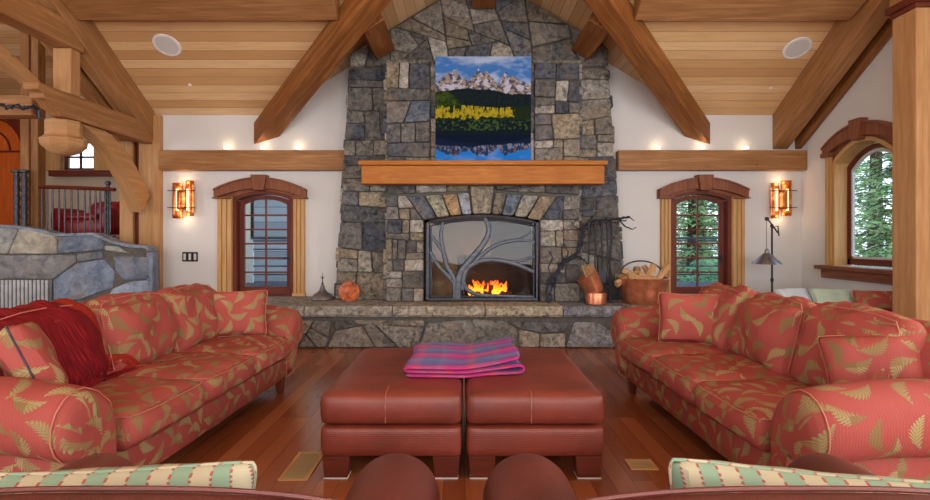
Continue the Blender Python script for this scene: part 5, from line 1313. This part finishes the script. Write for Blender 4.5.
# hall window
wi = empty('window_2', ((HX0+HX1)/2, 12.7, HZ0)); tag(wi, kind='structure')
mb = MB(); t_ = .05
for b in ((HX0, HX1, HZ0, HZ0+t_), (HX0, HX1, HZ1-t_, HZ1), (HX0, HX0+t_, HZ0, HZ1), (HX1-t_, HX1, HZ0, HZ1)): mb.box(b[0], b[1], 12.72, 12.78, b[2], b[3])
m_ = (HX0+HX1)/2; mb.box(m_-.02, m_+.02, 12.73, 12.77, HZ0, HZ1); m_ = HZ0+(HZ1-HZ0)*.45; mb.box(HX0, HX1, 12.73, 12.77, m_-.02, m_+.02); mb.build('window_frame', M['mahog'], wi, smooth=False)
mb = MB(); mb.box(HX0, HX1, 12.75, 12.754, HZ0, HZ1); mb.build('glass', M['glass'], wi)
mb = MB(); mb.box(HX0-.45, HX0-.02, 12.62, 12.698, HZ0-.02, HZ1+.1); mb.box(HX1+.02, HX1+.45, 12.62, 12.698, HZ0-.02, HZ1+.1); mb.build('side_casing', M['pine'], wi, bev=.01)
mb = MB(); mb.box(X(48, 12.5), X(116, 12.5), 12.5, 12.698, HZ0-.16, HZ0-.03); mb.build('window_sill', M['rail'], wi, bev=.01)
# arched orange door at far left
ad = empty('door_3', (-11, 12.6, 1.55)); tag(ad, kind='structure')
cx = X(-14, 12.5); cz = Z(150, 12.5); out = [(cx+1.02*math.cos(R(a)), cz+1.02*math.sin(R(a))) for a in range(0, 181, 15)]; inn = [(cx+.84*math.cos(R(a)), cz+.84*math.sin(R(a))) for a in range(0, 181, 15)]
out = [(out[0][0], 1.56)]+out+[(out[-1][0], 1.56)]; inn = [(inn[0][0], 1.56)]+inn+[(inn[-1][0], 1.56)]
mb = MB()
for i in range(len(out)-1): mb.prism([out[i], out[i+1], inn[i+1], inn[i]], 12.5, 12.698)
mb.build('arched_frame', M['rail'], ad, smooth=False)
mb = MB(); mb.prism(inn, 12.6, 12.695); mb.build('door_panel', M['orange_wood'], ad, smooth=False)
mb = MB()
for r0, r1 in ((.8, .76), (.5, .47)):
    for i in range(12):
        a, b = R(i*15), R(i*15+15); mb.prism([(cx+r0*math.cos(a), cz+r0*math.sin(a)), (cx+r0*math.cos(b), cz+r0*math.sin(b)), (cx+r1*math.cos(b), cz+r1*math.sin(b)), (cx+r1*math.cos(a), cz+r1*math.sin(a))], 12.57, 12.6)
mb.box(cx-.8, cx+.8, 12.57, 12.6, cz-.04, cz); mb.box(cx+.76, cx+.8, 12.57, 12.6, 1.57, cz); mb.build('door_moulding', M['rail'], ad, smooth=False)
mb = MB(); mb.prism([(cx-.07, cz+.98), (cx+.07, cz+.98), (cx+.11, cz+1.25), (cx-.11, cz+1.25)], 12.42, 12.498); mb.build('keystone', M['rail'], ad)
# red armchair on the landing
yc_ = 11.3; s = F/yc_; ac = empty('red_armchair', (X(92, yc_), yc_, 1.552)); tag(ac, 'red leather armchair behind the landing railing', 'armchair')
x0, x1 = X(63, yc_), X(122, yc_)
mb = MB(); soft_box(mb, ((x0+x1)/2, yc_, 1.77), (x1-x0-.1, .75, .30), .05, (0, .01, .01), (8, 6, 3)); weld(mb.build('seat_base', M['red_leather'], ac))
mb = MB(); soft_box(mb, ((x0+x1)/2-.05, yc_-.03, 1.97), (x1-x0-.5, .7, .13), .05, (0, .01, .02), (8, 6, 3)); weld(mb.build('seat_cushion', M['red_leather'], ac))
mb = MB(); soft_box(mb, (x0+.13, yc_, 1.90), (.24, .8, .5), .09, (0, 0, .01), (4, 6, 4)); weld(mb.build('arm', M['red_leather'], ac))
mb = MB(); soft_box(mb, (x1-.13, yc_, 1.90), (.24, .8, .5), .09, (0, 0, .01), (4, 6, 4)); weld(mb.build('arm', M['red_leather'], ac))
mb = MB(); soft_box(mb, (x1-.30, yc_+.15, 2.08), (.62, .6, .40), .12, (.02, .02, .03), (6, 5, 5)); weld(mb.build('backrest', M['red_leather'], ac))
for sx in (x0+.15, x1-.15):
    for sy in (-.28, .28): mb = MB(); mb.box(sx-.03, sx+.03, yc_+sy-.03, yc_+sy+.03, 1.552, 1.625); mb.build('leg', M['mahog'], ac)
for px, py, Y_ in ((2, 62, 9.2), (122, 145, 12.0)):
    p = Vector((X(px, Y_), Y_, az(Y_)-.002)); 
    mb = MB(); mb.lathe([(.0, -.012), (.07, -.012), (.085, -.001)], (0, 0, 0), 18, Matrix.Translation(p) @ Matrix.Rotation(-math.atan(.45), 4, 'X'))
    tag(mb.build('ceiling_spot', M['spot']), 'lit round ceiling spot over the stair hall, %s' % ('by the far left edge' if px < 50 else 'near the window'), 'ceiling light')

# ------------------------------------------------------------------ outside
mb = MB(); mb.box(-40, 45, YW+.32, 60, -.35, -.3); mb.box(XR+.32, 45, -6, YW+.32, -.35, -.3)
tag(mb.build('garden_ground', M['ground'], smooth=False), kind='structure')
mb = MB(); mb.box(-4.9, 6.2, YW+.32, 12.4, .42, .54); tag(mb.build('terrace', M['roofing'], smooth=False), kind='structure')
nb = empty('neighbour_house', (-5.8, 18, -.3)); tag(nb, 'grey lap-sided house seen through the left glass door', 'house')
mb = MB(); mb.box(-8.6, -3.0, 16, 20, -.3, 4.6); mb.build('wall', M['siding'], nb, smooth=False)
mb = MB(); mb.prism([(15.3, 4.4), (20.7, 4.4), (18, 6.2)], -9, -2.6, 'yz'); mb.build('roof', M['roofing'], nb, smooth=False)
mb = MB(); mb.box(-7.6, -6.4, 15.93, 15.99, 1.0, 2.2); mb.build('window', M['iron'], nb, smooth=False)
def rail_fence(x0, y0, x1, y1, label, z=.54):
    r_ = empty('terrace_railing', ((x0+x1)/2, (y0+y1)/2, z)); tag(r_, label, 'railing'); d = Vector((x1-x0, y1-y0, 0)); n = max(2, int(d.length/1.4))
    for i in range(n+1):
        p = Vector((x0, y0, 0))+d*i/n; mb = MB(); mb.box(p.x-.04, p.x+.04, p.y-.04, p.y+.04, z, z+1.0); mb.build('post', M['white'], r_)
    mb = MB()
    for k_ in range(5): mb.beam((x0, y0, z+.18+k_*.19), (x1, y1, z+.18+k_*.19), .03, .03)
    mb.beam((x0, y0, z+1.0), (x1, y1, z+1.0), .09, .05); mb.build('rails', M['roofing'], r_)
rail_fence(-4.8, 12.2, 0.0, 12.2, 'dark railed terrace fence outside the left glass door'); rail_fence(1.0, 12.2, 6.1, 12.2, 'dark railed terrace fence outside the right glass door')
def tree(x, y, h, r, seed, label, m, kind='conifer', zb=-.3, n=2600, ls=.16):
    rnd = random.Random(seed); r_ = empty('conifer_tree' if kind == 'conifer' else 'garden_shrub', (x, y, zb)); tag(r_, label, 'tree' if kind == 'conifer' else 'shrub')
    mb = MB()
    if kind == 'conifer': mb.tube([(x, y, zb), (x+.05, y, zb+h*.5), (x, y, zb+h*.97)], [r*.09, r*.06, .01], 8)
    else:
        for i in range(5): a = i*1.3; mb.tube([(x, y, zb), (x+r*.3*math.cos(a), y+r*.3*math.sin(a), zb+h*.4), (x+r*.5*math.cos(a), y+r*.5*math.sin(a), zb+h*.8)], [.04, .03, .01], 5)
    vs = []
    if kind == 'conifer':
        for i in range(150):
            t_ = rnd.uniform(.06, .96); a = rnd.uniform(0, 6.283); L = r*(1-t_)**.8*rnd.uniform(.7, 1.1); z = zb+h*t_
            tip = Vector((x+L*math.cos(a), y+L*math.sin(a), z-.25*L)); mid = Vector((x+L*.5*math.cos(a), y+L*.5*math.sin(a), z+.02)); mb.tube([(x, y, z), mid, tip], [.02, .014, .005], 4); vs.append((Vector((x, y, z)), mid, tip))
    mb.build('trunk', M['bark_dark'], r_)
    mb = MB()
    for i in range(n):
        if kind == 'conifer':
            b = vs[rnd.randrange(len(vs))]; q1 = rnd.random()**.7; p = b[0].lerp(b[1], q1*2) if q1 < .5 else b[1].lerp(b[2], q1*2-1); p = p+Vector((rnd.gauss(0, .10), rnd.gauss(0, .10), rnd.gauss(-.06, .06)))
        else:
            a = rnd.uniform(0, 6.283); b_ = rnd.random()**.4; ph = rnd.uniform(-1, 1); p = Vector((x+r*b_*math.cos(a)*math.sqrt(1-ph*ph), y+r*b_*math.sin(a)*math.sqrt(1-ph*ph), zb+h*.55+h*.45*ph*b_))
        d = Vector((rnd.gauss(0, 1), rnd.gauss(0, 1), rnd.gauss(-.2, .6))).normalized(); o1 = d.orthogonal().normalized(); L = ls*rnd.uniform(.6, 1.3); w_ = L*.34
        mb.add([p-d*L/2, p+o1*w_/2, p+d*L/2, p-o1*w_/2], [(0, 1, 2, 3)])
    mb.build('foliage', m, r_, recalc=False, smooth=False)
tree(10.6, 12.8, 7.5, 2.0, 1, 'bushy green conifer nearest the arched window outside', M['needles'], n=6000, ls=.2)
tree(14.6, 16.6, 9, 2.6, 2, 'tall conifer farther behind, outside the arched window', M['needles'], n=6000, ls=.24)
tree(8.3, 9.2, 3.2, 1.0, 3, 'small conifer low beside the arched window outside', M['needles'], n=3000, ls=.16)
tree(17.5, 23.0, 12, 3.4, 7, 'far conifer at the back of the garden beyond the arched window', M['needles'], n=6000, ls=.3)
tree(6.8, 16.2, 7.0, 1.8, 4, 'conifer outside the right glass door', M['needles'], n=5000, ls=.2)
tree(9.0, 20.5, 9.0, 2.4, 8, 'tall distant conifer outside the right glass door', M['needles'], n=5000, ls=.24)
tree(4.3, 13.3, 1.3, .8, 5, 'leafy shrub behind the right terrace fence, left of the conifer', M['shrub'], 'shrub', n=2200, ls=.12)
tree(6.2, 13.4, 1.4, .8, 6, 'leafy shrub behind the right terrace fence, below the conifer', M['shrub'], 'shrub', n=2200, ls=.12)
